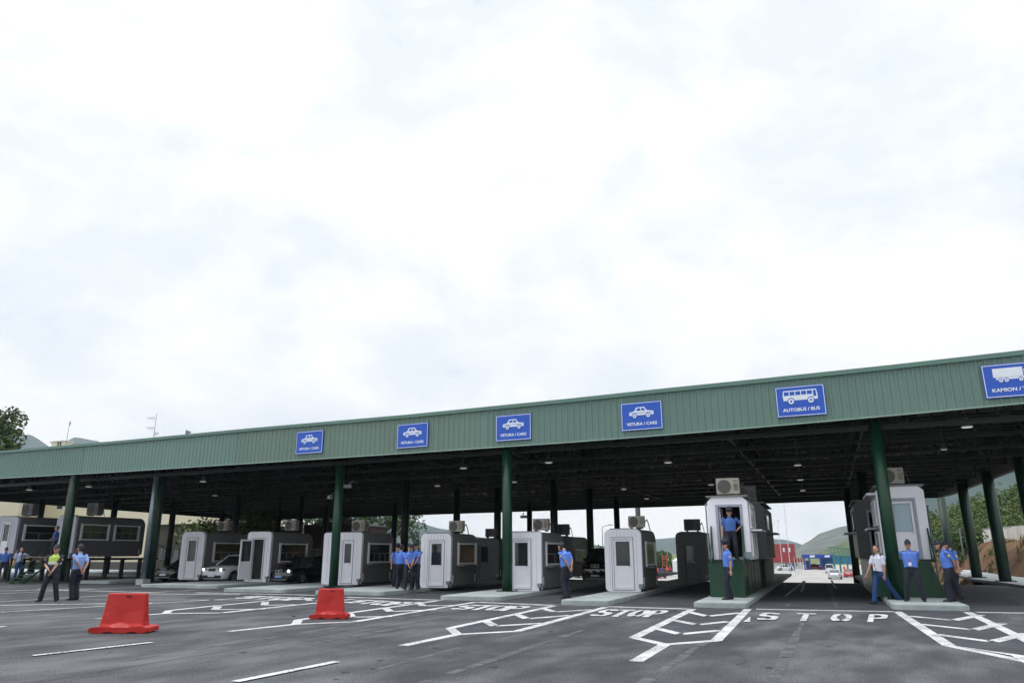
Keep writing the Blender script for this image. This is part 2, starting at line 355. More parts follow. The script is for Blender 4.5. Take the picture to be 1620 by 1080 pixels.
# ------------------------------------------------------------------ islands (kerbed concrete)
def rot(p, a): return Vector((p[0]*cos(a)-p[1]*sin(a), p[0]*sin(a)+p[1]*cos(a), p[2] if len(p) > 2 else 0))
LA = radians(4)      # the lanes run a few degrees off square
def island(xc, y, w, L_, a=LA):
    bm = B(); r = .28
    pts = []
    for i in range(7): t = pi+i*pi/2/6; pts.append((-w/2+r+r*cos(t), r+r*sin(t)))
    for i in range(7): t = 1.5*pi+i*pi/2/6; pts.append((w/2-r+r*cos(t), r+r*sin(t)))
    pts += [(w/2, L_), (-w/2, L_)]
    prism(bm, pts, 'z', .0, .13)
    ins = [(px*(1-.06/w), py+.03 if py < 1 else py-.03) for px, py in pts]
    prism(bm, ins, 'z', .1295, .15)
    o = obj('island', bm, kerb); o.location = (xc, y, 0); o.rotation_euler = (0, 0, a); return tag(o, kind='structure')
def mid2(a, b): return (a[0]+b[0])/2
isl = []
for (pl, pr, L_) in (((1418, 965), (1530, 965), 34), ((1096, 961), (1180, 961), 36), ((885, 956), (961, 958), 36), ((696, 948), (786, 951), 38), ((498, 939), (600, 942), 38), ((357, 935), (440, 938), 38), ((225, 928), (335, 931), 34)):
    a, b = G(*pl), G(*pr); island((a.x+b.x)/2, (a.y+b.y)/2, (b-a).length, L_)
a, b = G(100, 921), G(190, 924.5); island((a.x+b.x)/2, (a.y+b.y)/2, 2.6, 34)
tag(obj('pavement', bx(-100, -47, 40.5, 52, -.3, .15), kerb, bevel=.03), kind='structure')
# pavement along the right edge, its kerb step facing the lane
bm = B(); pts = [(G(1509, 911).x, G(1509, 911).y), (G(1540, 919).x, G(1540, 919).y), (G(1620, 930).x, G(1620, 930).y), (7.6, 26), (8.5, 14), (12, 14), (10.5, 44), (8, 80), (5, 80)]
prism(bm, pts, 'z', 0, .14); tag(obj('pavement', bm, kerb), kind='structure')

# ------------------------------------------------------------------ canopy
can = thing('canopy', (0, 0, 0), 0, 'long green steel customs canopy spanning all the booth lanes', 'canopy')
YF = 28.66
top_px = [(-90, 721), (0, 714), (200, 697), (400, 678), (640, 657.5), (900, 632), (1050, 616), (1200, 601), (1410, 579), (1620, 555.6), (1760, 539)]
bot_px = [(-90, 760), (0, 756), (200, 745), (400, 732), (640, 716.5), (900, 699), (1050, 687.5), (1200, 675), (1410, 656.5), (1620, 637), (1760, 623)]
TP = [PY(x, y, YF) for x, y in top_px]; BP = [PY(x, y, YF) for x, y in bot_px]
def interp(P, x):
    for a, b in zip(P, P[1:]):
        if a.x <= x <= b.x: return a.z+(b.z-a.z)*(x-a.x)/(b.x-a.x)
    return P[0].z if x < P[0].x else P[-1].z
X0, X1 = -60.0, 7.6
def fascia_mat(name, c):
    mt = mat(name, c, .48, var=.06, scale=.35, bump=.05, bscale=3, spec=.4); return mt
fm = [fascia_mat('blue_green_cladding', (.140, .235, .208)), fascia_mat('teal_green_cladding', (.150, .250, .220)), fascia_mat('sage_green_cladding', (.148, .226, .188)), fascia_mat('green_cladding', (.134, .222, .194))]
segs = [(X0, PY(245, 0, YF).x, 0), (PY(245, 0, YF).x, PY(445, 0, YF).x, 1), (PY(445, 0, YF).x, PY(770, 0, YF).x, 2), (PY(770, 0, YF).x, X1, 3)]
for a, b, mi in segs:
    bm = B(); prof = []; x = a; pitch = .27
    while x < b-.01:
        for dx, dy in ((0, 0), (pitch*.62, 0), (pitch*.72, -.035), (pitch*.90, -.035)):
            if x+dx < b: prof.append((x+dx, YF+dy))
        x += pitch
    prof.append((b, YF))
    lo = [bm.verts.new((px, py, interp(BP, px))) for px, py in prof]; hi = [bm.verts.new((px, py, interp(TP, px)-.10)) for px, py in prof]
    for i in range(len(prof)-1): bm.faces.new([lo[i], lo[i+1], hi[i+1], hi[i]])
    obj('fascia_cladding', bm, fm[mi], can)
bm = B(); n = 60
xx = [X0+(X1-X0)*i/n for i in range(n+1)]
def strip(bm, f0, f1, y0, y1):
    L_ = [[(x, y0, f0(x)), (x, y1, f0(x)), (x, y1, f1(x)), (x, y0, f1(x))] for x in xx]; ring(bm, L_)
strip(bm, lambda x: interp(TP, x)-.13, lambda x: interp(TP, x)+.03, YF-.10, YF+.35)
obj('ridge_flashing', bm, mat('flashing_green', (.10, .20, .165), .45, var=.08, scale=.5), can)
bm = B(); strip(bm, lambda x: interp(BP, x)-.03, lambda x: interp(BP, x)+.004, YF-.06, YF+.10)
obj('drip_edge', bm, mat('drip_edge_metal', (.30, .42, .36), .45, var=.08, scale=.5), can)
# roof deck: a closed slab, its right edge following the column row
def edgeX(Y): return 7.6+(4.6-7.6)*(Y-YF)/(62-YF) if Y < 62 else 4.6-(Y-62)*.08
def backY(x): return 65.5+(-x+4)*.075
bm = B()
plan = [(X0, YF+.06), (X1, YF+.06), (edgeX(45), 45), (edgeX(62), 62), (3.9, backY(4)), (-20, backY(-20)), (-45, backY(-45)), (-71, backY(-71)), (-66, 52)]
prism(bm, plan, 'z', 7.35, 7.62)
obj('roof_deck', bm, [soffit], can)
# perimeter beams
def beam(bm, p, q, w, h, zt):
    p = Vector(p); q = Vector(q); d = (q-p).normalized(); n = Vector((-d.y, d.x, 0))*w/2
    L_ = [[c-n+Vector((0, 0, zt-h)), c+n+Vector((0, 0, zt-h)), c+n+Vector((0, 0, zt)), c-n+Vector((0, 0, zt))] for c in (p, q)]; ring(bm, L_)
zb = 5.62
bm = B(); loop = [Vector((p[0], p[1], 0)) for p in plan[1:]+[plan[0]]]
for a, b in zip(loop, loop[1:]): beam(bm, a, b, .3, 7.34-zb if a.y > 30 or b.y < 30 else 7.34-zb, 7.34)
obj('edge_beam', bm, green_d, can)
# lattice trusses running the length of the canopy
def truss(bm, a, b, zt, zb_, step, r=.05, cr=.09):
    a = Vector(a); b = Vector(b); n = max(1, round((b-a).length/step)); 
    for z in (zt, zb_): bar(bm, a+Vector((0, 0, z)), b+Vector((0, 0, z)), cr, 4)
    for i in range(n):
        p = a.lerp(b, i/n); m_ = a.lerp(b, (i+.5)/n); q = a.lerp(b, (i+1)/n)
        bar(bm, p+Vector((0, 0, zb_)), m_+Vector((0, 0, zt)), r, 4); bar(bm, m_+Vector((0, 0, zt)), q+Vector((0, 0, zb_)), r, 4)
        bar(bm, q+Vector((0, 0, zb_)), q+Vector((0, 0, zt)), r, 4)
Yt = [29.9, 33.6, 37.3, 41.0, 44.7, 48.4, 52.1, 55.8, 59.5, 63.2]
for k, Y in enumerate(Yt):
    bm = B(); xl = -60-(Y-YF)*.3; xr = edgeX(Y)-.3
    truss(bm, (xl, Y, 0), (xr, Y, 0), 7.25, 6.05 if k < 2 else 5.98, 1.55, .045, .085 if k else .12)
    obj('lattice_truss', bm, green_d, can)
for X in (-.3, -5.2, -15.0, -20.0, -25, -31, -38, -46, -54):
    bm = B(); Y_ = 30.2
    truss(bm, (X, Y_, 0), (X-2.2, 65, 0), 7.2, 6.12, 1.8, .04, .055)
    obj('cross_truss', bm, green_d, can)
# purlins
bm = B()
Y = 31
while Y < 66:
    bar(bm, (-60-(Y-YF)*.3, Y, 7.29), (edgeX(Y)-.3, Y, 7.29), .06, 4); Y += 1.85
obj('purlin', bm, green_d, can)
# columns: each standing on the ground under the trusses
def column(x, y, r=.215, top=6.3, mt=green, plate=True):
    bm = B(); bar(bm, (0, 0, .0 if y < 47 else -2.2), (0, 0, top-.15), r, 20)
    o = obj('column', bm, mt, can, loc=(x, y, .15))
    o.data.polygons.foreach_set('use_smooth', [len(p.vertices) == 4 for p in o.data.polygons])
    if plate:
        b2 = bx(-r*1.6, r*1.6, -r*1.6, r*1.6, 0, .03)
        for sx in (-1, 1):
            for sy in (-1, 1): bar(b2, (sx*r*1.35, sy*r*1.35, .03), (sx*r*1.35, sy*r*1.35, .07), .02, 6)
        obj('base_plate', b2, green_d, o)
    return o
for (px, py) in ((527, 927), (800, 935), (1421, 947)):
    g = G(px, py, .15); column(g.x, max(29.2, g.y), top=6.3)
for (px, c_, r) in ((240, 42.5, .27), (99, 43.5, .27)):
    d = ray(px, 880)*c_; column(d.x, d.y, r, top=7.2, mt=mat('column_dark_green', (.004, .028, .017), .45, var=.15))
def cpt(x, c):
    d = ray(x, 850); return d.x*c, d.y*c
for (px, c) in ((877, 47), (934, 51), (977, 61), (1011, 69), (838, 67), (722, 51), (787, 50), (640, 47), (623, 66), (1348, 52), (1376, 42), (513, 70), (473, 60), (438, 62), (371, 56), (348, 70), (269, 62), (175, 60), (58, 60)):
    x, y = cpt(px, c); column(x, y, .24, top=6.2, mt=green_d, plate=False)
for (px, py) in ((1507, 905), (1546, 913), (1591, 919)):
    g = G(px, py, .15); column(g.x, g.y, .30, top=6.2, mt=mat('column_dark_green', (.004, .028, .017), .45, var=.15))
g = G(1640, 927, .15); column(edgeX(43)-.1, 43.0, .30, top=6.2, mt=MATS['column_dark_green'])
# downpipe by the left column
g = ray(228, 905)*41.6
bm = B(); bar(bm, (0, 0, .3), (0, 0, 7.1), .14, 16); o = obj('downpipe', bm, galv, can, True, loc=(g.x, g.y, 0))
obj('pipe_footing', bx(-.3, .3, -.25, .25, 0, .32), kerb, o, bevel=.02)

# ceiling lamps
def lamp():
    t = thing('ceiling_lamp')
    bm = B(); bar(bm, (0, 0, .10), (0, 0, .34), .16, 14, .08); obj('lamp_housing', bm, galv, t)
    bm = B(); bar(bm, (0, 0, .02), (0, 0, .10), .21, 16, .15); obj('reflector', bm, mat('lamp_reflector', (.5, .5, .48), .3, .5), t)
    bm = B(); bar(bm, (0, 0, 0), (0, 0, .02), .17, 16); obj('lamp_lens', bm, lampm, t)
    bm = B(); bar(bm, (0, 0, .34), (0, 0, 1.4), .015, 6); obj('hanger', bm, galv, t)
    return t
lamp0 = lamp(); first = True
LP = [(46, 775, 'farthest left'), (140, 770, 'over the raised grey cabins'), (321, 762, 'left of the first car sign'), (340, 784, 'over the leftmost ground booth'), (733, 741, 'between the second and third car signs'), (692, 769, 'above the booth right of the officers'), (768, 785, 'low behind, left of the middle column'), (813, 763, 'just right of the middle front column'), (868, 732, 'right of the third car sign'), (987, 774, 'above the rounded booth under the fourth car sign'), (1023, 789, 'by the rear edge above the rounded booth'), (1057, 732, 'under the fourth car sign'), (1125, 767, 'left of the tall bus booth roof'), (1262, 736, 'nearest in the bus lane'), (1266, 759, 'middle one in the bus lane'), (1270, 776, 'rearmost in the bus lane'), (1530, 676, 'under the truck sign'), (1493, 712, 'over the truck lane')]
for px, py, w in LP:
    o = lamp0 if first else copy_tree(lamp0); first = False
    o.location = G(px, py, 5.95); tag(o, 'round lit lamp under the dark canopy, ' + w, 'ceiling lamp', 'lamps hanging under the canopy')

# ------------------------------------------------------------------ signs
def flat(bm, polys, y, mi=0):
    for p in polys: bm.faces.new([bm.verts.new((a, y, b)) for a, b in p])
def textmesh(s, size, x, z, y, sx=1.25):
    cu = bpy.data.curves.new('t', 'FONT'); cu.body = s; cu.size = size; cu.align_x = 'CENTER'; cu.offset = size*.028; cu.extrude = .002
    o = bpy.data.objects.new('t', cu); COL.objects.link(o)
    dg = bpy.context.evaluated_depsgraph_get(); me = bpy.data.meshes.new_from_object(o.evaluated_get(dg))
    me.transform(Matrix.Translation((x, y, z)) @ Matrix.Rotation(pi/2, 4, 'X') @ Matrix.Diagonal((sx, 1, 1, 1)))
    bpy.data.objects.remove(o); bm = B(); bm.from_mesh(me); bpy.data.meshes.remove(me); return bm
def circ(cx, cz, r, n=14): return [(cx+r*cos(2*pi*i/n), cz+r*sin(2*pi*i/n)) for i in range(n)]
def ext(bm, polys, y, t=.004):
    for p in polys: prism(bm, p, 'y', y-t, y)
def sign(x, z, kind, text, label, w=1.70, h=1.16):
    t = thing('lane_sign', (x, YF-.04, z), 0, label, 'sign', 'blue lane signs on the canopy front')
    obj('panel', bx(0, w, -.05, 0, 0, h), blue_sign, t, bevel=.008)
    bm = B(); frame(bm, .025, w-.025, .025, h-.025, .022, -.0555, -.051); obj('border', bm, sign_w, t)
    bm = B(); d = B(); c = w/2; y = -.051; zz = .50
    if kind == 'car':
        ext(bm, [[(c-.50, zz+.10), (c-.50, zz+.23), (c-.30, zz+.27), (c-.20, zz+.42), (c+.12, zz+.43), (c+.24, zz+.28), (c+.50, zz+.24), (c+.50, zz+.10)]], y)
        ext(d, [[(c-.22, zz+.28), (c-.15, zz+.385), (c-.03, zz+.39), (c-.03, zz+.28)], [(c+.01, zz+.28), (c+.01, zz+.39), (c+.10, zz+.385), (c+.17, zz+.28)], [(c-.47, zz+.185), (c+.47, zz+.185), (c+.47, zz+.20), (c-.47, zz+.20)], circ(c-.28, zz+.09, .105), circ(c+.28, zz+.09, .105)], y-.004, .003)
        ws = B(); ext(ws, [circ(c-.28, zz+.08, .08), circ(c+.28, zz+.08, .08)], y-.007)
        e_ = B(); ext(e_, [circ(c-.28, zz+.08, .03), circ(c+.28, zz+.08, .03)], y-.011, .002)
    elif kind == 'bus':
        ext(bm, [[(c-.58, zz+.10), (c-.60, zz+.28), (c-.57, zz+.47), (c+.57, zz+.47), (c+.60, zz+.28), (c+.60, zz+.10)]], y)
        ext(d, [[(c-.55+.2*i, zz+.29), (c-.55+.2*i, zz+.43), (c-.38+.2*i, zz+.43), (c-.38+.2*i, zz+.29)] for i in range(5)]+[[(c+.46, zz+.2), (c+.46, zz+.43), (c+.55, zz+.43), (c+.56, zz+.2)], circ(c-.32, zz+.08, .125), circ(c+.36, zz+.08, .125)], y-.004, .003)
        ws = B(); ext(ws, [circ(c-.32, zz+.07, .10), circ(c+.36, zz+.07, .10)], y-.007)
        e_ = B(); ext(e_, [circ(c-.32, zz+.07, .04), circ(c+.36, zz+.07, .04)], y-.011, .002)
    else:
        ext(bm, [[(c-.62, zz+.18), (c-.62, zz+.48), (c+.22, zz+.48), (c+.22, zz+.18)], [(c-.55, zz+.10), (c-.55, zz+.17), (c+.60, zz+.17), (c+.60, zz+.10)], [(c+.25, zz+.17), (c+.25, zz+.40), (c+.42, zz+.40), (c+.50, zz+.28), (c+.62, zz+.26), (c+.62, zz+.17)]], y)
        ext(d, [[(c+.30, zz+.28), (c+.30, zz+.37), (c+.40, zz+.37), (c+.45, zz+.28)]]+[circ(c+q, zz+.08, .075) for q in (-.42, -.26, .14, .30, .50)], y-.004, .003)
        ws = B(); ext(ws, [circ(c+q, zz+.07, .06) for q in (-.42, -.26, .14, .30, .50)], y-.007)
        e_ = B(); ext(e_, [circ(c+q, zz+.07, .022) for q in (-.42, -.26, .14, .30, .50)], y-.011, .002)
    p = obj('pictogram', bm, sign_w, t); obj('pictogram_detail', d, blue_sign, p); obj('pictogram_wheels', ws, sign_w, p); obj('pictogram_hubs', e_, blue_sign, p)
    obj('lettering', textmesh(text, .165, c, .20, -.0535, 1.08), sign_w, t)
    for sx in (.12, w-.12):
        for sz in (.12, h-.12): pass
    return t
for (px, py, px2, py2, kd, tx, lb) in ((468, 719, 512, 682, 'car', 'VETURA / CARS', 'leftmost blue VETURA / CARS sign, over the booth with its door open'), (628.2, 710, 678.6, 670, 'car', 'VETURA / CARS', 'second blue VETURA / CARS sign from the left, over the group of officers'),
    (785, 698.8, 842, 657, 'car', 'VETURA / CARS', 'blue VETURA / CARS sign above the middle front column'), (984, 682.5, 1047, 637, 'car', 'VETURA / CARS', 'rightmost blue VETURA / CARS sign, above the round-cornered booth'),
    (1230.5, 661.2, 1300, 613, 'bus', 'AUTOBUS / BUS', 'blue AUTOBUS / BUS sign with a white bus'), (1560, 631.2, 1640, 578, 'truck', 'KAMION / TRUCK', 'blue KAMION / TRUCK sign cut by the right edge')):
    a = PY(px, py, YF-.04); b = PY(px2, py2, YF-.04)
    sign(a.x, a.z, kd, tx, lb, 1.70 if kd != 'truck' else 1.85, 1.13)

# ------------------------------------------------------------------ booths
def ac_unit(loc, rz, label, sc_=1.0, dark=False):
    t = thing('air_conditioner', loc, rz, label, 'air conditioner', 'air conditioners on the booth roofs')
    w, d, h = .80*sc_, .34*sc_, .62*sc_
    mt = acm if not dark else dgrey
    obj('casing', bx(-w/2, w/2, -d/2, d/2, .06, h), mt, t, bevel=.015)
    bm = B(); bar(bm, (-.12*sc_, -d/2-.002, h*.53), (-.12*sc_, -d/2-.02, h*.53), .235*sc_, 24); g_ = obj('fan_grille', bm, acd, t)
    bm = B()
    for k in range(1, 5): 
        pts = circ(-.12*sc_, h*.53, .05*k*sc_, 20)
        for a, b in zip(pts, pts[1:]+pts[:1]): bar(bm, (a[0], -d/2-.024, a[1]), (b[0], -d/2-.024, b[1]), .005, 4)
    obj('grille_rings', bm, mt, g_)
    bm = B()
    for k in range(6): box(bm, .2*sc_, .36*sc_, -d/2-.012, -d/2-.004, h*.3+k*.045, h*.3+k*.045+.018)
    obj('louvre', bm, acd, t)
    obj('type_plate', bx(.2*sc_, .34*sc_, -d/2-.010, -d/2-.003, h*.80, h*.88), mat('plate_grey', (.25, .12, .12), .5), t)
    bm = B()
    for sx in (-.3, .24): box(bm, sx*sc_, (sx+.06)*sc_, -d/2, d/2, 0, .058)
    obj('mounting_rail', bm, acd, t)
    bm = B(); pts = [(w/2, .05, .3*sc_), (w/2+.1, .05, .45*sc_), (w/2+.16, .1, .2*sc_), (w/2+.2, .15, -.08)]
    for a, b in zip(pts, pts[1:]): bar(bm, a, b, .022, 6)
    obj('pipe', bm, acd, t)
    return t

def window_side(t, x, y0, y1, z0, z1, bars=0, shelf=True, pane=glass):
    f = B(); frame(f, y0, y1, z0, z1, .07, x+.002, x+.035, 'x'); wf = obj('window', f, whitef, t)
    obj('pane', bx(x+.004, x+.014, y0+.07, y1-.07, z0+.07, z1-.07), pane, wf)
    if bars:
        bm = B(); 
        for k in range(1, bars): y = y0+(y1-y0)*k/bars; box(bm, x+.015, x+.03, y-.018, y+.018, z0+.07, z0+(z1-z0)*.5)
        box(bm, x+.015, x+.03, y0+.07, y1-.07, z0+(z1-z0)*.48, z0+(z1-z0)*.52); obj('glazing_bar', bm, grey, wf)
    for yy in (y0-.10, y1+.02):
        obj('shutter_guide', bx(x+.002, x+.06, yy, yy+.08, z0-.03, z1+.03), whitef, wf)
    if shelf: obj('shelf', bx(x+.002, x+.32, y0-.05, y1+.05, z0-.09, z0-.035), grey, t, bevel=.008)
    return wf

def door_front(t, xc, y, z0, w, h, pane=(.2, .95), openang=0, pmat=glass, kick=True, handle_side=1, fm_=None, pm_=None):
    """recessed door; the leaf is built round its hinge so it can stand open"""
    d = thing('door', (xc-w/2, y, z0)); d.parent = t; d.rotation_euler = (0, 0, -openang)
    fr = B(); frame(fr, 0, w, 0, h, .09, 0, .06); obj('door_frame', fr, fm_ or whitef, d)
    g0, g1 = h*pane[0], h*pane[1]
    gl = B(); box(gl, .09, w-.09, .015, .03, g0, h-.09); gq = obj('glass', gl, pmat, d)
    bm = B(); frame(bm, .09, w-.09, g0, h-.09, .014, -.004, .014); obj('gasket', bm, mat('grey_seal', (.16, .17, .20), .7), gq)
    lo = B(); box(lo, .09, w-.09, .01, .05, .09, g0-.05); box(lo, .09, w-.09, -.004, .055, g0-.05, g0)
    for k in range(1, 7): box(lo, .09+(w-.18)*k/7-.004, .09+(w-.18)*k/7+.004, .004, .012, .12, g0-.08)
    obj('lower_panel', lo, pm_ or white, d)
    hx = w-.05 if handle_side > 0 else .05
    hb = B(); bar(hb, (hx, -.05, h*.45), (hx, 0, h*.45), .012, 6); bar(hb, (hx, -.05, h*.45), (hx-.12*handle_side, -.05, h*.45), .012, 6); obj('handle', hb, chrome, d)
    return d

def booth(loc, w, Ln, h, label, rz=LA, lift=0, front=white, side=grey, rnd=.22, door=(0, .78, 2.0), dwin=None, openang=0, win=((.35, .85, 1.05, 1.75),), bars=0, group='border control booths under the canopy', name='control_booth', dpane=.45, pmat=glass, shelf=True, dark=False, narrow=False, leftwin=False):
    """origin: front right bottom corner at ground, body extends to -x and +y"""
    t = thing(name, loc, rz, label, 'booth', group); z0 = lift
    # core shell: profile rounded at the rear top, slight barrel at the base
    bm = B(); r2 = .38
    prof = [(.05, z0+.10)]+[(Ln-.12, z0+.10), (Ln, z0+.25), (Ln, z0+h-r2)]+[(Ln-r2+r2*cos(a*pi/12), z0+h-r2+r2*sin(a*pi/12)) for a in range(1, 7)]+[(.05, z0+h)]
    # the side walls are flat panels, with a rounded eave along the roof
    def sec(y):
        # height of the shell at depth y
        if y > Ln-r2: return z0+h-r2+sqrt(max(0, r2*r2-(y-Ln+r2)**2))
        return z0+h
    loops = []; ysn = [.21, .5]+[Ln*.5]+[Ln-r2]+[Ln-r2+r2*sin(k*pi/14) for k in range(1, 7)]
    er = min(.16, rnd)
    for y in ysn:
        zt = sec(y)-.012; zb_ = z0+.08+(0 if y < Ln-.15 else .12)
        l = [(-w+.012, y, zb_), (-.012, y, zb_)]+[(-.012-er+er*cos(k*pi/8), y, zt-er+er*sin(k*pi/8)) for k in range(5)]+[(-w+.012+er+er*cos(pi/2+k*pi/8), y, zt-er+er*sin(pi/2+k*pi/8)) for k in range(5)]
        loops.append(l)
    ring(bm, loops); obj('shell', bm, side, t)
    # front face plate with opening
    dx, dw, dh = door; xc = -w/2+dx
    rr = (rnd*.6 if not lift else .04, rnd*.6 if not lift else .04, rnd, rnd)
    outl = rrect(-w, 0, z0, z0+h+.0, rr)
    bm = B(); inner = [(xc-dw/2, z0+.12), (xc+dw/2, z0+.12), (xc+dw/2, z0+.12+dh), (xc-dw/2, z0+.12+dh)]
    # plate as strips round the opening (outline clipped at the opening's edges)
    def clip(poly, f):
        o_ = []
        for i, p in enumerate(poly):
            q = poly[(i+1) % len(poly)]; fp, fq = f(p), f(q)
            if fp >= 0: o_.append(p)
            if fp*fq < 0: s = fp/(fp-fq); o_.append((p[0]+(q[0]-p[0])*s, p[1]+(q[1]-p[1])*s))
        return o_
    xl, xr_, zt = xc-dw/2, xc+dw/2, z0+.12+dh; zb_ = z0+.12
    pieces = [clip(outl, lambda p: xl-p[0]), clip(outl, lambda p: p[0]-xr_), clip(clip(clip(outl, lambda p: p[0]-xl), lambda p: xr_-p[0]), lambda p: p[1]-zt), clip(clip(clip(outl, lambda p: p[0]-xl), lambda p: xr_-p[0]), lambda p: zb_-p[1])]
    for p in pieces:
        if len(p) > 2: prism(bm, p, 'y', 0, .16)
    fp = obj('front_wall', bm, front, t)
    bm = B(); frame(bm, xl-.05, xr_+.05, zb_-.05, zt+.05, .05, -.02, 0.0); obj('door_surround', bm, whitef if not dark else dgrey, t)
    bm = B(); frame(bm, xl-.075, xr_+.075, zb_-.075, zt+.075, .025, -.012, -.001); obj('door_seal', bm, mat('grey_seal', (.16, .17, .20), .7), t)
    if not dark:
        bm = B()
        for k in range(1, 9):
            xk = -w+.05+(w-.1)*k/9
            if xl-.09 < xk < xr_+.09: box(bm, xk-.006, xk+.006, -.006, -.001, zt+.09, z0+h-.08)
            else: box(bm, xk-.006, xk+.006, -.006, -.001, z0+.22, z0+h-.22)
        obj('cladding_groove', bm, mat('groove_shade', (.42, .43, .48), .6), t)
    obj('doorway', bx(xl+.002, xr_-.002, .17, .20, zb_, zt), darkin if openang else (front if not dark else dgrey), t)
    d = door_front(t, xc, (.05 if not openang else -.03), zb_+.01, dw-.02, dh-.02, (dpane, 1), openang, pmat, fm_=dgrey if dark else None, pm_=dgrey if dark else None)
    # side windows on the right
    for (a, b, c, e_) in win: window_side(t, -.012, a*Ln if a < 1 else a, b*Ln, z0+c, z0+e_, bars, shelf)
    if leftwin:
        for (a, b, c, e_) in win:
            f = B(); frame(f, a*Ln, b*Ln, z0+c, z0+e_, .07, -w-.03, -w+.01, 'x'); wf = obj('window', f, whitef, t)
            obj('pane', bx(-w-.005, -w+.008, a*Ln+.07, b*Ln-.07, z0+c+.07, z0+e_-.07), glass, wf)
            obj('shelf', bx(-w-.35, -w+.01, a*Ln-.05, b*Ln+.05, z0+c-.10, z0+c-.04), whitef, t, bevel=.008)
    # panel seams, little corner strips
    bm = B()
    for k in range(4): box(bm, -.0115, -.003, .3, Ln-.3, z0+.28+k*.17, z0+.292+k*.17)
    obj('panel_seam', bm, dgrey, t)
    bm = B()
    for yy in (.26, Ln-.32): box(bm, -.012, .012, yy, yy+.03, z0+.2, z0+.55)
    obj('corner_strip', bm, whitef, t)
    obj('junction_box', bx(-.16, .02, -.10, .06, z0+.14, z0+.30), galv, t, bevel=.01)
    bm = B(); bar(bm, (-.05, -.04, z0+.0), (-.05, -.04, z0+.14), .04, 8); obj('conduit', bm, rubber, t)
    # roof lip
    bm = B(); box(bm, -w+rnd, -rnd, -.03, .3, z0+h+.001, z0+h+.03); obj('roof_lip', bm, grey, t)
    return t
def at_front(px, py): return G(px, py, .15)
g = at_front(1018, 935.5)
booth(g, 1.58, 3.1, 2.50, 'round-cornered white booth under the rightmost VETURA / CARS sign', rnd=.26, door=(-.02, .80, 1.98), win=((.28, .86, 1.0, 1.98),))
ac_unit(Vector((g.x-.38, g.y+.75, 2.68)), LA, 'beige air conditioner on the round-cornered booth under the rightmost car sign', .85)
g = at_front(857, 934)
booth(g, 1.75, 3.1, 2.42, 'white booth standing right against the middle front column', rnd=.13, door=(-.06, .80, 1.95), win=((.22, .92, 1.02, 1.98),), bars=2)
ac_unit((g.x-.42, g.y+1.0, 2.6), LA, 'dusty air conditioner on the booth beside the middle front column', .9)
g = at_front(712, 929.5)
booth(g, 1.58, 3.0, 2.44, 'white booth just right of the group of officers', rnd=.26, door=(.02, .74, 1.95), win=((.28, .9, 1.02, 2.0),))
ac_unit((g.x-.22, g.y+.9, 2.62), LA, 'air conditioner on the booth right of the officer group', .9)
g = at_front(569, 924.5)
t555 = booth(g, 2.35, 3.2, 2.58, 'wide white booth left of the group of officers, behind a green column', rnd=.13, door=(.32, .60, 2.0), dpane=.47, win=((.22, .88, 1.05, 2.05),), bars=4)
ac_unit((g.x-1.1, g.y+1.2, 2.76), LA, 'pale air conditioner on the wide booth behind the green column', 1.0)
g = at_front(423.5, 919.8)
booth(g, 1.70, 3.9, 2.74, 'white booth with its door standing open, between the two parked cars', rnd=(.2), door=(-.05, .80, 2.2), openang=radians(105), win=((.22, .84, 1.05, 2.1),), bars=4)
ac_unit((g.x-.35, g.y+2.0, 2.95), LA, 'pale air conditioner on the booth with the open door', 1.0)
g = at_front(316.5, 916.8)
booth(g, 1.80, 4.2, 2.84, 'leftmost ground-level white booth, beside the white car', rnd=.3, door=(-.05, .8, 2.3), dpane=.42, win=((.22, .84, 1.05, 2.2),), bars=4)
ac_unit((g.x-.55, g.y+2.0, 3.05), LA, 'pale air conditioner on the leftmost ground-level booth', 1.0)
# rear row
def rear(px, py, w, h, label, aclabel, acs=1.15, Ln=3.2, side=dgrey, acx=-.45):
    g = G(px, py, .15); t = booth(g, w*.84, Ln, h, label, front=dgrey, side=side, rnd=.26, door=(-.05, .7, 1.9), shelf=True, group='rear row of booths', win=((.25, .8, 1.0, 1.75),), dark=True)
    ac_unit((g.x+acx*w, g.y+.9, h+.2), LA, aclabel, acs, True)
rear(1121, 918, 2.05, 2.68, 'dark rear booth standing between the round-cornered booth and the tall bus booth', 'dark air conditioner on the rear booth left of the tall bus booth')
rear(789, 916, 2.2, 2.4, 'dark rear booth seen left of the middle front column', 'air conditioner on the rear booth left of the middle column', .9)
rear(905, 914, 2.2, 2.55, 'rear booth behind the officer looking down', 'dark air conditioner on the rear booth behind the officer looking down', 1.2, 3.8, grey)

# ---- raised booths for buses and trucks
def slope_rail(t, x, y0, z0, d, hh, n=3):
    """green triangular stair guard: upright at the platform, sloping rails"""
    bm = B(); bar(bm, (x, y0, z0), (x, y0, z0+hh), .028, 6); bar(bm, (x, y0, z0+hh), (x, y0-d, z0), .028, 6); bar(bm, (x, y0-d, z0), (x, y0, z0), .028, 6)
    for k in range(1, n+1):
        f = k/(n+1); bar(bm, (x, y0, z0+hh*f), (x, y0-d*(1-f), z0), .014, 5)
    return obj('handrail', bm, green, t)
def raised(px_base_l, px_base_r, py, cab, label, gl, doorlabel_open, acl, baseLn=9.5, flip=False):
    pass
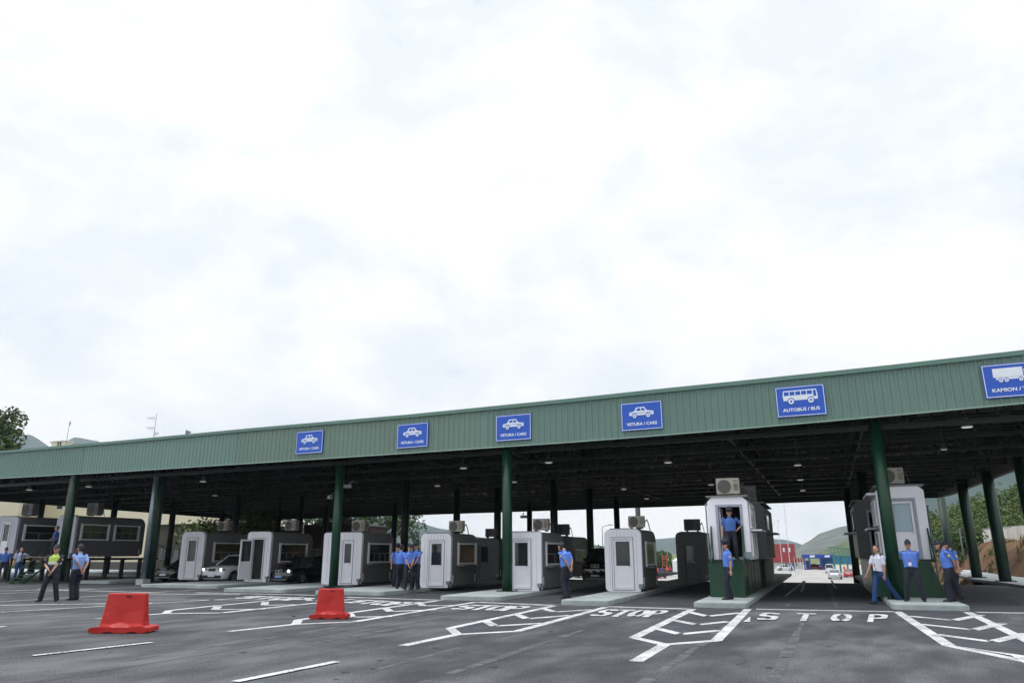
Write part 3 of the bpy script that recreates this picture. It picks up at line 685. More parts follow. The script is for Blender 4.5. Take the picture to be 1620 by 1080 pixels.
# bus booth: green plinth with the cabin set on top of it
g = G(1180, 945, .15)
tb = thing('raised_booth', g, LA, 'tall white bus booth on a green plinth, officer standing in its doorway', 'booth', 'raised booths')
pz = 1.22
obj('plinth', bx(-1.22, 0, 0, 8.5, 0, pz), green, tb, bevel=.012)
for k in range(1, 6): obj('plinth_rib', bx(.001, .012, k*1.5, k*1.5+.05, .05, pz-.04), green_d, tb)
obj('plinth_hatch', bx(.001, .016, .7, 1.3, .25, .7), green_d, tb)
obj('platform', bx(-1.22, .32, -.02, 8.6, pz+.001, pz+.07), green_d, tb)
def cab(parent, x0, x1, y0, y1, z0, z1, door, openang, pmat=glass, wins=(), left=False, side=white, front=white, open_door=False):
    h = z1-z0; w = x1-x0
    c = .17
    outl = [(x0, z0), (x1, z0), (x1, z1-c), (x1-c, z1), (x0+c, z1), (x0, z1-c)]
    dx0, dx1, dz1 = door
    bm = B()
    for pl in ([(x0, z0), (dx0, z0), (dx0, z1), (x0+c, z1), (x0, z1-c)], [(dx1, z0), (x1, z0), (x1, z1-c), (x1-c, z1), (dx1, z1)], [(dx0, dz1), (dx1, dz1), (dx1, z1), (dx0, z1)]): prism(bm, pl, 'y', y0, y0+.14)
    obj('front_wall', bm, front, parent)
    bm = B(); prism(bm, [(x0, z0), (x0+.05, z0), (x0+.05, z1-c-.02), (x0+c, z1-.05), (x1-c, z1-.05), (x1-.05, z1-c-.02), (x1-.05, z0), (x1, z0), (x1, z1-c), (x1-c, z1), (x0+c, z1), (x0, z1-c)], 'y', y0+.141, y1)
    box(bm, x0+.05, x1-.05, y1-.05, y1, z0, z1-.2); obj('shell', bm, side, parent)
    obj('floor', bx(x0+.05, x1-.05, y0+.14, y1-.05, z0, z0+.04), dgrey, parent)
    bm = B(); frame(bm, dx0-.09, dx1+.09, z0+.0, dz1+.09, .09, y0-.03, y0-.001); obj('door_surround', bm, mat('blue_grey_frame', (.30, .33, .42), .5), parent)
    bm = B(); box(bm, x0-.03, x1+.03, y0-.06, y1, z1+.001, z1+.06); obj('roof', bm, grey, parent)
    if open_door:
        bm = B(); frame(bm, y0+.16, y0+.16+(dx1-dx0), z0+.03, dz1-.02, .09, dx0+.01, dx0+.06, 'x'); dd = obj('door', bm, whitef, parent)
        obj('glass', bx(dx0+.02, dx0+.03, y0+.25, y0+.07+(dx1-dx0), z0+.9, dz1-.1), glass, dd)
        obj('partition', bx(x0+.06, x1-.06, y0+1.5, y0+1.54, z0+.05, z1-.1), darkin, parent)
    return parent
cab(tb, -1.14, .30, .25, 3.4, pz+.075, 3.52, (-.76, .02, 3.16), 0, open_door=True)
f = B(); frame(f, .85, 2.9, 2.42, 3.22, .07, .302, .34, 'x'); wf = obj('window', f, whitef, tb); obj('pane', bx(.304, .312, .92, 2.83, 2.49, 3.15), glass, wf)
obj('glazing_bar', bx(.313, .33, 1.85, 1.92, 2.49, 3.15), whitef, wf)
obj('shelf', bx(.302, .70, .75, 3.0, 2.30, 2.36), whitef, tb, bevel=.01)
f = B(); frame(f, .85, 2.9, 1.40, 2.24, .07, .302, .34, 'x'); wf = obj('window', f, whitef, tb); obj('pane', bx(.304, .312, .92, 2.83, 1.47, 2.17), mat('shaded_glass', (.10, .115, .12), .15), wf)
obj('glazing_bar', bx(.313, .33, 1.85, 1.92, 1.47, 2.17), whitef, wf)
slope_rail(tb, -1.05, .22, pz, .7, 1.25, 4); slope_rail(tb, .06, .22, pz, .5, 1.25, 2)
obj('stair_panel', bx(-.16, .0, -.05, -.004, 0.001, pz+.0), green, tb)
obj('cable_pole', (lambda b_: (bar(b_, (-1.20, .3, pz+.1), (-1.20, .3, 3.3), .03, 6), b_)[1])(B()), galv, tb)
obj('junction_box', bx(.05, .30, .02, .2, pz+.12, pz+.34), galv, tb)
ac_unit(tuple(g+rot((-.38, .75, 3.59), LA)), LA, 'pale air conditioner on top of the tall bus booth', 1.05)
g2 = g+rot((.12, 5.1, 0), LA)
t2 = thing('raised_booth', g2, LA, 'dark second cabin behind the tall bus booth', 'booth', 'raised booths')
obj('plinth', bx(-1.2, .02, 3.5, 10, 0, pz), green_d, t2)
cab(t2, -1.25, .42, .0, 5.2, pz+.075, 3.55, (-.8, -.1, 3.2), 0, side=dgrey, front=dgrey)
f = B(); frame(f, .8, 3.2, 2.42, 3.2, .07, .422, .46, 'x'); wf = obj('window', f, grey, t2); obj('pane', bx(.424, .432, 0.87, 3.13, 2.49, 3.13), glass, wf)
obj('shelf', bx(.422, .8, .75, 3.3, 2.30, 2.36), grey, t2)
ac_unit(tuple(g2+rot((-.35, .8, 3.6), LA)), LA, 'dark air conditioner on the second cabin behind the bus booth', 1.2, True)
# truck booth
g = G(1481, 945, .15)
tt = thing('raised_booth', g, LA, 'tall white truck booth with closed glazed door behind the green column', 'booth', 'raised booths')
obj('plinth', bx(-1.95, -.002, 0, 8.5, 0, pz), green, tt, bevel=.012)
obj('platform', bx(-1.97, .2, .1, 8.6, pz+.001, pz+.07), green_d, tt)
cab(tt, -1.45, .16, .45, 3.6, pz+.075, 3.90, (-1.03, -.25, 3.38), 0)
d = door_front(tt, -.64, .50, pz+.09, .76, 2.06, (.46, 1), 0, glass_l)
f = B(); frame(f, 1.0, 3.1, 2.50, 3.45, .07, -1.52, -1.455, 'x'); wf = obj('window', f, whitef, tt); obj('pane', bx(-1.48, -1.46, 1.07, 3.03, 2.57, 3.38), glass, wf)
for yy in (1.65, 2.35): obj('glazing_bar', bx(-1.51, -1.481, yy, yy+.07, 2.57, 3.38), whitef, wf)
obj('shelf', bx(-1.85, -1.455, .9, 3.2, 2.36, 2.43), galv, tt, bevel=.01)
f = B(); frame(f, 1.0, 3.1, 1.5, 2.3, .07, -1.52, -1.455, 'x'); wf = obj('window', f, whitef, tt); obj('pane', bx(-1.48, -1.46, 1.07, 3.03, 1.57, 2.23), glass_l, wf)
obj('awning', (lambda b_: (prism(b_, [(.6, 3.62), (3.4, 3.62), (3.4, 3.70), (.6, 3.70)], 'x', -1.75, -1.455), b_)[1])(B()), whitef, tt)
slope_rail(tt, .1, .45, pz, .9, 1.15, 4)
bm = B(); prism(bm, [(-.0, 0), (.32, 0), (-.0, pz-.001)], 'y', -.002, .05); obj('stair_panel', bm, green, tt)
ac_unit(tuple(g+rot((-.8, .95, 3.97), LA)), LA, 'pale air conditioner on top of the truck booth', 1.05)
g2 = g+rot((0, 7.5, 0), LA)
t2 = thing('raised_booth', g2, LA, 'dark second cabin behind the truck booth, left of the green column', 'booth', 'raised booths')
obj('plinth', bx(-1.6, 0, 1.2, 9, 0, pz), green_d, t2)
cab(t2, -2.0, -.1, .0, 5.0, pz+.075, 3.8, (-1.4, -.6, 3.3), 0, side=dgrey, front=dgrey)
f = B(); frame(f, .5, 3.1, 2.50, 3.4, .07, -2.07, -2.005, 'x'); wf = obj('window', f, grey, t2); obj('pane', bx(-2.03, -2.01, .57, 3.03, 2.57, 3.33), glass, wf)
obj('shelf', bx(-2.5, -2.005, .4, 3.2, 2.36, 2.43), galv, t2)

# raised double cabins at the far left
def stilt_cab(px, w, Ln, h, lift, label, aclabel, wins, acy):
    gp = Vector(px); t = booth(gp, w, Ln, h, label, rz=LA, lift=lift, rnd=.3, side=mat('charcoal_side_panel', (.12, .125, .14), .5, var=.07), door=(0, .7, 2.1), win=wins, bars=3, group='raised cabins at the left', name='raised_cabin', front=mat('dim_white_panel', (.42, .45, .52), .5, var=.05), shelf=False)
    obj('deck', bx(-w-.5, .3, -.9, Ln+1.2, lift-.14, lift-.02), green_d, t)
    for (sx, sy) in ((-w, 0), (-.1, 0), (-w, Ln*.5), (-.1, Ln*.5), (-w, Ln), (-.1, Ln)):
        bm = B(); bar(bm, (sx, sy, -.15), (sx, sy, lift-.14), .14, 10); obj('stilt', bm, green_d, t)
    bm = B(); y = Ln+.3
    while y < Ln+2.6: bar(bm, (.2, y, lift-.02), (.2, y, lift+.9), .02, 5); y += .45
    bar(bm, (.2, Ln+.3, lift+.9), (.2, Ln+1.2, lift+.9), .025, 5); bar(bm, (.2, Ln+1.2, lift+.9), (.2, Ln+2.6, lift+.2), .025, 5); obj('handrail', bm, green_d, t)
    # stair flight up to the door
    bm = B(); n = 7
    for k in range(n): box(bm, -w*.5-.5+.0, -w*.5+.5, -.9-.28*(n-k), -.9-.28*(n-k)+.26, lift*(k+1)/(n+1)-.04-.1, lift*(k+1)/(n+1)-.1)
    for sx in (-w*.5-.52, -w*.5+.5):
        prism(bm, [(-.9-.28*n, -.14), (-.9-.28*n+.3, -.14), (-.85, lift-.1), (-.85, lift+.12-.2)], 'x', sx, sx+.03)
        bar(bm, (sx, -.9-.28*n, .8), (sx, -.85, lift+.9), .025, 6); bar(bm, (sx, -.85, lift), (sx, -.85, lift+.9), .025, 6); bar(bm, (sx, -.9-.28*n, -.1), (sx, -.9-.28*n, .8), .025, 6)
    obj('stair', bm, green, t)
    ac_unit(tuple(gp+rot((-.45, acy, lift+h+.05), LA)), LA, aclabel, 1.3, True)
    return t
c2 = G(118, 882, 1.42)      # front right bottom corner measured where the floor stands 1.4 m up
def D_(x, y, c):
    d = ray(x, y); return Vector((d.x*c, d.y*c, d.z*c+HC))
q = D_(112, 882, 46.5)
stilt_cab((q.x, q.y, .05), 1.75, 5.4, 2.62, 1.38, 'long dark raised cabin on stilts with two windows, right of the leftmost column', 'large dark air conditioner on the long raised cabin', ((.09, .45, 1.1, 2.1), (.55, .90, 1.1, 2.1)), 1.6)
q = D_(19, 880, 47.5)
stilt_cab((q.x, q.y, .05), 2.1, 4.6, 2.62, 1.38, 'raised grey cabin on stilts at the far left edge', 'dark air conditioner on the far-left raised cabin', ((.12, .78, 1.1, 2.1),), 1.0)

# ------------------------------------------------------------------ plastic barriers
def barrier(px0, px1, py, label, rz=0.0, zs=.7):
    a, b = G(px0, py), G(px1, py); w = (b-a).length; d = (b-a).normalized()
    t = thing('plastic_barrier', (a+b)/2, atan2(d.y, d.x)+rz, label, 'barrier', 'red plastic barriers on the tarmac')
    k = w/1.05
    W2 = .5*w; zf = .16*k
    bm = B()
    # foot: moulded base with cut-outs, thicker in the middle
    prof = [(-W2, .03), (-W2*.80, .03), (-W2*.78, .0), (-W2*.52, 0), (-W2*.44, .055), (-W2*.20, .055), (-W2*.12, 0.005), (W2*.30, .005), (W2*.40, .055), (W2*.64, .055), (W2*.70, .0), (W2*.86, .0), (W2*.88, .03), (W2, .03), (W2, .13*k), (W2*.86, .165*k), (W2*.72, .17*k), (W2*.40, .15*k), (W2*.33, .13*k), (-W2*.18, .13*k), (-W2*.26, .155*k), (-W2*.80, .15*k), (-W2, .12*k)]
    prism(bm, prof, 'y', -.24*k, .24*k)
    o = obj('base', bm, red, t, bevel=.012)
    bm = B(); hb = .93*k
    loops = []
    for z, xl, xr_, th in ((.12*k, -.76*W2, .76*W2, .17*k), (.22*k, -.745*W2, .745*W2, .13*k), (.5*k, -.71*W2, .71*W2, .095*k), (.80*k, -.68*W2, .68*W2, .072*k), (hb-.02, -.665*W2, .665*W2, .065*k), (hb, -.645*W2, .645*W2, .045*k)):
        c = .025
        loops.append([(xl+c, -th, z), (xr_-c, -th, z), (xr_, -th+c, z), (xr_, th-c, z), (xr_-c, th, z), (xl+c, th, z), (xl, th-c, z), (xl, -th+c, z)])
    ring(bm, loops); obj('body', bm, red, t, bevel=.004)
    # swelling at the foot of the wall
    bm = B(); L_ = []
    for i in range(13):
        s = i/12; hgt = .13*k*sin(pi*s)+.02; x = (-.50+1.0*s)*W2; L_.append([(x, -.225*k, .128*k), (x, -.09*k, .12*k), (x, -.09*k, .13*k+hgt*1.0), (x, -.16*k, .13*k+hgt*.75)])
    ring(bm, L_); obj('moulded_swell', bm, red, t)
    bm = B(); prism(bm, rrect(.0*W2, .20*W2, hb-.10*k, hb-.055*k, .02*k, 3), 'y', -.078*k, -.06*k); obj('grip_slot', bm, mat('slot_shadow_red', (.10, .006, .008), .8), t)
    bm = B(); bar(bm, (W2*.98, -.12*k, .05), (W2*.98, -.12*k, .13*k), .045*k, 10); bar(bm, (-W2*.98, .1*k, .03), (-W2*.98, .1*k, .11*k), .045*k, 10); obj('coupling_lug', bm, red, t)
    bm = B(); bar(bm, (.36*W2, -.20*k, .40*k), (.36*W2, -.05*k, .40*k), .012*k, 8); 
    t.scale = (1, 1, zs)
    return t
barrier(150, 241, 999.5, 'larger red plastic barrier in the left foreground', zs=.72)
barrier(492, 551, 978, 'smaller red plastic barrier in front of the leftmost car sign', zs=.86)

# ------------------------------------------------------------------ people
def to_obj(bm, vox, smooth_it=2):
    me = bpy.data.meshes.new('tmp'); bmesh.ops.recalc_face_normals(bm, faces=bm.faces); bm.to_mesh(me); bm.free()
    o = bpy.data.objects.new('tmp', me); COL.objects.link(o)
    r = o.modifiers.new('r', 'REMESH'); r.mode = 'VOXEL'; r.voxel_size = vox; r.use_smooth_shade = True
    if smooth_it: s = o.modifiers.new('s', 'SMOOTH'); s.factor = .5; s.iterations = smooth_it
    dg = bpy.context.evaluated_depsgraph_get(); dg.update(); out_ = bpy.data.meshes.new_from_object(o.evaluated_get(dg))
    bpy.data.objects.remove(o); bpy.data.meshes.remove(me)
    out_.polygons.foreach_set('use_smooth', [True]*len(out_.polygons)); return out_
def limb(bm, pts, side=None, n=12):
    """chain of (point, rx, ry); elliptical tube with rounded ends. side = direction of rx"""
    P = [Vector(p[0]) for p in pts]; loops = []
    for i, (p, q) in enumerate(zip(P, pts)):
        d = (P[min(i+1, len(P)-1)]-P[max(i-1, 0)]).normalized()
        s = Vector(side) if side else (Vector((1, 0, 0)) if abs(d.x) < .8 else Vector((0, 1, 0)))
        s = (s-d*s.dot(d)).normalized(); u = d.cross(s)
        def lp(c, f): return [c+s*cos(2*pi*k/n)*q[1]*f+u*sin(2*pi*k/n)*q[2]*f for k in range(n)]
        mr = min(q[1], q[2])
        if i == 0: loops += [lp(p-d*mr*.9, .35), lp(p-d*mr*.55, .8)]
        loops.append(lp(p, 1))
        if i == len(P)-1: loops += [lp(p+d*mr*.55, .8), lp(p+d*mr*.9, .35)]
    ring(bm, loops)
def ik(a, b, l1, l2, pole):
    a = Vector(a); b = Vector(b); d = b-a; D = min(d.length, (l1+l2)*.999); u = d.normalized(); b = a+u*D
    x = (l1*l1-l2*l2+D*D)/(2*D); h = sqrt(max(0, l1*l1-x*x)); p = Vector(pole); p = (p-u*p.dot(u)).normalized(); return a+u*x+p*h, b
def mobj(name, me, mt, parent):
    me.materials.clear(); me.materials.append(mt); me.name = name
    o = bpy.data.objects.new(name, me); COL.objects.link(o); o.parent = parent; return o
HANDS = {'back': ((.05, .19, .97), (.5, 1, -.2)), 'down': ((.27, .0, .80), (.3, 1, 0)), 'front': ((.05, -.21, .93), (.8, .35, 0)), 'hip': ((.20, .02, 1.02), (1, .4, 0)), 'pocket': ((.22, -.03, .86), (.6, .8, 0)), 'swingf': ((.25, -.22, .88), (.2, 1, 0)), 'swingb': ((.27, .24, .86), (.2, 1, 0)), 'point': ((.55, -.35, 1.25), (.3, .3, -1)), 'belly': ((.06, -.2, 1.02), (.8, .5, 0))}
def person(loc, rz, label, hands=('down', 'down'), feet=((-.12, 0, 0), (.12, 0, 0)), shirt=shirt_b, trous=trous_n, head='cap', yaw=0, nod=0, lean=0.0, bulk=1.0, sc_=1.0, vest=False, sleeves=.55, tie=False, patch=True, lanyard=False, female=False, group='uniformed people at the border crossing'):
    t = thing('person', loc, rz, label, 'person', group); t.scale = (sc_*1.22, sc_*1.22, sc_*1.07)
    pel = Vector((0, 0, .94)); ch = Vector((0, -lean*.6, 1.28)); nk = Vector((0, -lean, 1.50)); hd = nk+Vector((-sin(yaw)*nod*.1, -.02-nod*.10, .155-nod*.03))
    feetL = [Vector(f) for f in feet]; hips = [Vector((-.095, 0, .92)), Vector((.095, 0, .92))]
    sw = .200*(.92 if female else 1); shs = [Vector((-sw, -lean*.9, 1.435)), Vector((sw, -lean*.9, 1.435))]
    legs = []; arms = []
    for k, s in ((0, -1), (1, 1)):
        an = feetL[k]+Vector((0, 0, .085)); kn, an = ik(hips[k], an, .43, .42, (0, -1, 0)); legs.append((hips[k], kn, an))
        if isinstance(hands[k], str): h, pole = HANDS[hands[k]]; h = Vector((h[0]*s, h[1]-lean*.5, h[2])); pole = Vector((pole[0]*s, pole[1], pole[2]))
        else: h, pole = Vector(hands[k][0]), Vector(hands[k][1])
        el, wr = ik(shs[k], h, .29, .255, pole); arms.append((shs[k], el, wr))
    # --- body, one continuous surface
    bm = B(); b = bulk
    limb(bm, [(pel-Vector((0, 0, .06)), .13, .10), (pel+Vector((0, 0, .08)), .13, .09*b), (ch, .135, .095*b), (ch+Vector((0, 0, .14)), .15, .09), (nk-Vector((0, 0, .04)), .07, .06)], (1, 0, 0))
    limb(bm, [(nk-Vector((0, 0, .07)), .060, .060), (nk+Vector((0, -.005, .05)), .052, .055)], (1, 0, 0))
    fy = Vector((-sin(-yaw), -cos(yaw), 0)); fx = Vector((cos(yaw), -sin(-yaw)*-1, 0)); fx = Vector((0, 0, 1)).cross(fy)*-1
    limb(bm, [(hd+Vector((0, 0, -.075))+fy*.035, .050, .055), (hd+Vector((0, 0, -.035))+fy*.02, .066, .078), (hd+Vector((0, 0, .03)), .073, .090), (hd+Vector((0, 0, .075))-fy*.005, .064, .080)], fx)
    limb(bm, [(hd+fy*.088+Vector((0, 0, .018)), .009, .010), (hd+fy*.104+Vector((0, 0, -.018)), .015, .013)], fx, 8)     # nose
    limb(bm, [(hd+fy*.078-fx*.022+Vector((0, 0, -.052)), .009, .008), (hd+fy*.078+fx*.022+Vector((0, 0, -.052)), .009, .008)], (0, 0, 1), 8)   # lips
    for s in (-1, 1): limb(bm, [(hd+fx*s*.074+Vector((0, 0, -.02)), .009, .016), (hd+fx*s*.078+Vector((0, 0, .022)), .011, .02)], fx, 8)  # ears
    for (sh, el, wr), s in zip(arms, (-1, 1)):
        limb(bm, [(sh, .050, .050), (sh.lerp(el, .5), .043, .043), (el, .037, .037), (el.lerp(wr, .35), .037, .034), (wr, .026, .022)])
        d = (wr-el).normalized(); pn = Vector((s, 0, 0)); pn = (pn-d*pn.dot(d)); pn = pn.normalized() if pn.length > .1 else Vector((0, 0, 1)); side = d.cross(pn).normalized()
        palm = wr+d*.085
        limb(bm, [(wr, .024, .019), (wr+d*.04, .036, .016), (palm, .040, .015)], side)
        curl = -pn*s*0+(-pn)*.35
        for k in range(4):
            off = side*(.030-.020*k); ln = (.062, .072, .068, .054)[k]; p0 = palm+off; d1 = (d+curl*.4).normalized(); d2 = (d+curl*1.4).normalized()
            p1 = p0+d1*ln*.55; p2 = p1+d2*ln*.5; limb(bm, [(p0-d*.01, .0095, .0095), (p1, .009, .009), (p2, .008, .008)], None, 6)
        tb_ = wr+d*.03+side*.03; limb(bm, [(tb_, .012, .012), (tb_+(d*.6+side*.6-pn*.3).normalized()*.032, .011, .011), (tb_+(d*.9+side*.35-pn*.4).normalized()*.062, .009, .009)], None, 6)
    for (hp, kn, an) in legs:
        limb(bm, [(hp, .075, .08), (hp.lerp(kn, .5), .065, .068), (kn, .048, .05), (kn.lerp(an, .35), .047, .052), (an, .032, .035)])
    mobj('body', to_obj(bm, .0085), skin, t)
    # --- shirt
    bm = B(); wz = 1.0
    limb(bm, [((0, -lean*.05, wz-.01), .168*b, .126*b), ((0, -lean*.25, 1.12), .170*b, .128*b), (ch, .184*b, .130*b), (ch+Vector((0, 0, .12)), .196, .120), (nk-Vector((0, 0, .05)), .085, .075)], (1, 0, 0), 16)
    limb(bm, [(nk-Vector((0, 0, .06)), .074, .072), (nk+Vector((0, 0, .0)), .064, .066)], (1, 0, 0))
    for (sh, el, wr) in arms:
        if sleeves < 1: limb(bm, [(sh+Vector((0, 0, -.005)), .058, .060), (sh.lerp(el, .45), .056, .056), (sh.lerp(el, sleeves+.2), .056, .054)])
        else: limb(bm, [(sh, .066, .066), (sh.lerp(el, .5), .060, .058), (el, .052, .052), (wr-(wr-el)*.06, .040, .038)])
    mobj('shirt', to_obj(bm, .011), shirt, t)
    # --- trousers
    bm = B(); limb(bm, [((0, 0, .86), .145, .105), ((0, 0, .94), .158, .118*b), ((0, 0, .995), .156*b, .118*b)], (1, 0, 0), 16)
    for (hp, kn, an) in legs:
        limb(bm, [(hp, .090, .098), (hp.lerp(kn, .5), .084, .088), (kn, .070, .076), (kn.lerp(an, .5), .068, .074), (an+Vector((0, 0, -.015)), .066, .078)])
    mobj('trousers', to_obj(bm, .011), trous, t)
    bm = B(); limb(bm, [((0, 0, .985), .166*b, .127*b), ((0, 0, 1.012), .166*b, .127*b)], (1, 0, 0), 20); mobj('belt', to_obj(bm, .010, 0), shoem, t)
    for (hp, kn, an), f, s in zip(legs, feetL, (-1, 1)):
        dz = f.z; tilt = min(.6, dz*2.2); bm = B(); out2 = Vector((s*.18, -1, 0)).normalized()
        back = an+Vector((0, .035, -.045)); toe = an+out2*.17+Vector((0, 0, -.052-dz*.5 if dz > .03 else -.055))
        limb(bm, [(back, .038, .035), (an+out2*.06+Vector((0, 0, -.035)), .043, .040), (toe, .040, .024)], (1, 0, 0)); mobj('shoe', to_obj(bm, .009), shoem, t)
    # --- head wear
    if head in ('cap', 'baseball', 'peaked'):
        bm = B(); top = hd+Vector((0, 0, .075))
        if head == 'peaked':
            limb(bm, [(top-Vector((0, 0, .030)), .083, .098), (top+Vector((0, 0, .012)), .084, .10), (top+Vector((0, 0, .05))+fy*.012, .118, .13), (top+Vector((0, 0, .066))+fy*.014, .10, .11)], fx, 16)
        else:
            limb(bm, [(top-Vector((0, 0, .028)), .082, .098), (top+Vector((0, 0, .015)), .080, .095), (top+Vector((0, 0, .045)), .058, .07)], fx, 16)
        limb(bm, [(top-Vector((0, 0, .030))+fy*.07, .070, .012), (top-Vector((0, 0, .042))+fy*.15, .052, .010)], fx)
        cp = mobj('cap', to_obj(bm, .009), capm, t)
        if head == 'peaked': 
            bm = B(); limb(bm, [(top+fy*.096+Vector((0, 0, .012)), .018, .02), (top+fy*.104+Vector((0, 0, .03)), .014, .014)], fx); mobj('cap_badge', to_obj(bm, .008), badge, cp)
    bm = B(); limb(bm, [(hd-fy*.035+Vector((0, 0, -.03)), .070, .062), (hd-fy*.022+Vector((0, 0, .05)), .078, .085), (hd-fy*.012+Vector((0, 0, .085)), .066, .082)], fx)
    if female: limb(bm, [(hd-fy*.08+Vector((0, 0, -.02)), .045, .045), (hd-fy*.10+Vector((0, 0, .01)), .04, .04)], fx)
    mobj('hair', to_obj(bm, .010), hair_f if female else hairm, t)
    bm = B()
    for s in (-1, 1): bmesh.ops.create_icosphere(bm, subdivisions=1, radius=.011, matrix=Matrix.Translation(hd+fy*.083+fx*s*.031+Vector((0, 0, .012))))
    obj('eyes', bm, shoem, t)
    if patch:
        sh, el, wr = arms[1]; c = sh.lerp(el, .42); bm = B(); bar(bm, c+Vector((.062, -.01, 0)), c+Vector((.070, -.01, 0)), .032, 12); obj('sleeve_patch', bm, mat('patch_gold', (.75, .45, .15), .6), t)
        sh, el, wr = arms[0]; c = sh.lerp(el, .42); bm = B(); bar(bm, c-Vector((.062, .01, 0)), c-Vector((.070, .01, 0)), .032, 12); obj('sleeve_patch', bm, MATS['patch_gold'], t)
        bm = B()
        for s in (-1, 1): limb(bm, [(Vector((s*.09, -lean, 1.475)), .012, .035), (Vector((s*.17, -lean, 1.462)), .012, .032)], (0, 0, 1))
        mobj('epaulette', to_obj(bm, .010, 1), capm, t)
    if vest:
        bm = B(); limb(bm, [(Vector((0, 0, 1.24)), .178, .134), (ch, .184, .138), (ch+Vector((0, 0, .13)), .190, .126), (nk-Vector((0, 0, .06)), .10, .09)], (1, 0, 0), 16); v = mobj('vest', to_obj(bm, .011), vestm, t)
        bm = B(); limb(bm, [(Vector((0, 0, 1.195)), .184, .142), (Vector((0, 0, 1.225)), .186, .143)], (1, 0, 0), 20); mobj('reflective_band', to_obj(bm, .010, 0), reflm, v)
    if lanyard:
        bm = B()
        for s in (-1, 1): bar(bm, (s*.06, -.075-lean, 1.47), (.0, -.138-lean*.6, 1.14), .008, 5)
        obj('lanyard', bm, mat('lanyard_red', (.35, .02, .03), .6), t); obj('id_badge', bx(-.035, .035, -.16-lean*.5, -.15-lean*.5, 1.04, 1.14), badge, t)
    if tie:
        bm = B(); prism(bm, [(-.035, 1.08), (0, 1.03), (.035, 1.08), (.02, 1.44), (-.02, 1.44)], 'y', -.146, -.136); obj('tie', bm, capm, t)
    return t
FC = lambda p: atan2(-p.x, p.y)*-1      # placeholder heading helper
def hdg(p, deg=0):
    """rz that makes the figure look at the camera, turned by deg (positive: it looks to the photo's right)"""
    return atan2(p.x, -p.y)*0+atan2(-p.x, p.y)*1.0+radians(deg)
def at(px, py, z=0): return G(px, py, z)
p = at(1156, 948, .15); person(p, hdg(p, -75), 'officer in peaked cap standing in profile before the tall bus booth', ('down', 'down'), ((-.1, .05, 0), (.12, -.1, 0)), head='peaked', shirt=shirt_b)
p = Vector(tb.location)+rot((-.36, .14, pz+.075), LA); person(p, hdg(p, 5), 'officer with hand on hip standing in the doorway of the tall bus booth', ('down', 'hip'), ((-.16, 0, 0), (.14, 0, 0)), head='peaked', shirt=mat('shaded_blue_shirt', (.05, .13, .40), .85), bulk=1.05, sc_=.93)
p = at(897, 946, .15); person(p, hdg(p, -130), 'officer looking down with hands behind his back beside the middle booth', ('back', 'back'), ((-.09, 0, 0), (.1, .05, 0)), head='baseball', nod=1.0, lean=.07, shirt=shirt_b, bulk=1.1)
p = at(1398, 956, 0); person(p, hdg(p, -50), 'man in white shirt and blue trousers striding across the bus lane', ('swingf', 'pocket'), ((-.08, -.22, 0), (.12, .42, .10)), shirt=shirt_w, trous=trous_b, head='bare', yaw=.4, patch=False, lanyard=True)
p = at(1449, 951, .15); person(p, hdg(p, -5), 'officer with legs apart facing the camera on the truck island', ('back', 'back'), ((-.20, 0, 0), (.20, 0, 0)), head='baseball', lanyard=True, shirt=shirt_b)
p = at(1508, 951.5, .15); person(p, hdg(p, -80), 'officer looking down in profile, front one of the pair at the right', ('back', 'back'), ((-.1, .05, 0), (.12, -.08, 0)), head='baseball', nod=.8, lean=.04, bulk=1.1)
p = at(1517, 947.5, .15); person(p, hdg(p, -60), 'officer half hidden behind the other of the pair at the right', ('back', 'down'), head='baseball', nod=.7, lean=.04)
p = at(633, 931, .15); person(p, hdg(p, 165), 'officer with his back turned, left of the group by the booths', ('down', 'front'), head='baseball', shirt=shirt_b, bulk=1.05)
p = at(626, 927.5, .15); person(p, hdg(p, 40), 'officer partly hidden behind the leftmost one of the group', ('down', 'down'), head='peaked')
p = at(646, 932, .15); person(p, hdg(p, 10), 'officer with clasped hands in the middle of the group by the booths', ('front', 'front'), head='baseball', nod=.3)
p = at(657, 931.5, .15); person(p, hdg(p, -35), 'taller officer at the right end of the group by the booths', ('down', 'front'), head='peaked', sc_=1.03)
p = at(77, 951); person(p, hdg(p, -25), 'policewoman in a yellow vest and navy uniform, legs apart', ('belly', 'front'), ((-.22, -.05, 0), (.18, .05, 0)), shirt=shirt_n, head='baseball', vest=True, female=True, patch=True, sc_=1.05)
p = at(116, 949); person(p, hdg(p, -140), 'officer in pale blue shirt with hands behind him beside the policewoman', ('back', 'back'), ((-.1, 0, 0), (.1, .05, 0)), shirt=shirt_l, head='baseball', sc_=1.06)
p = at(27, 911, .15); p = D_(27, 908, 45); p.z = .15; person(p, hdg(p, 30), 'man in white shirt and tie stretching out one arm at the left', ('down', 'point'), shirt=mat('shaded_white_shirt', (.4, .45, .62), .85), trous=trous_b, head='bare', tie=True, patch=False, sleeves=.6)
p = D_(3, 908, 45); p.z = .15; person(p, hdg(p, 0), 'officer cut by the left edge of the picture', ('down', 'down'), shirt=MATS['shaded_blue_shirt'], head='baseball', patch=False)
q = D_(84, 878, 45.2); q.z = 1.43; person(q, hdg(q, -100), 'officer on the raised deck between the two left cabins', ('down', 'belly'), shirt=MATS['shaded_blue_shirt'], head='bare', patch=False)
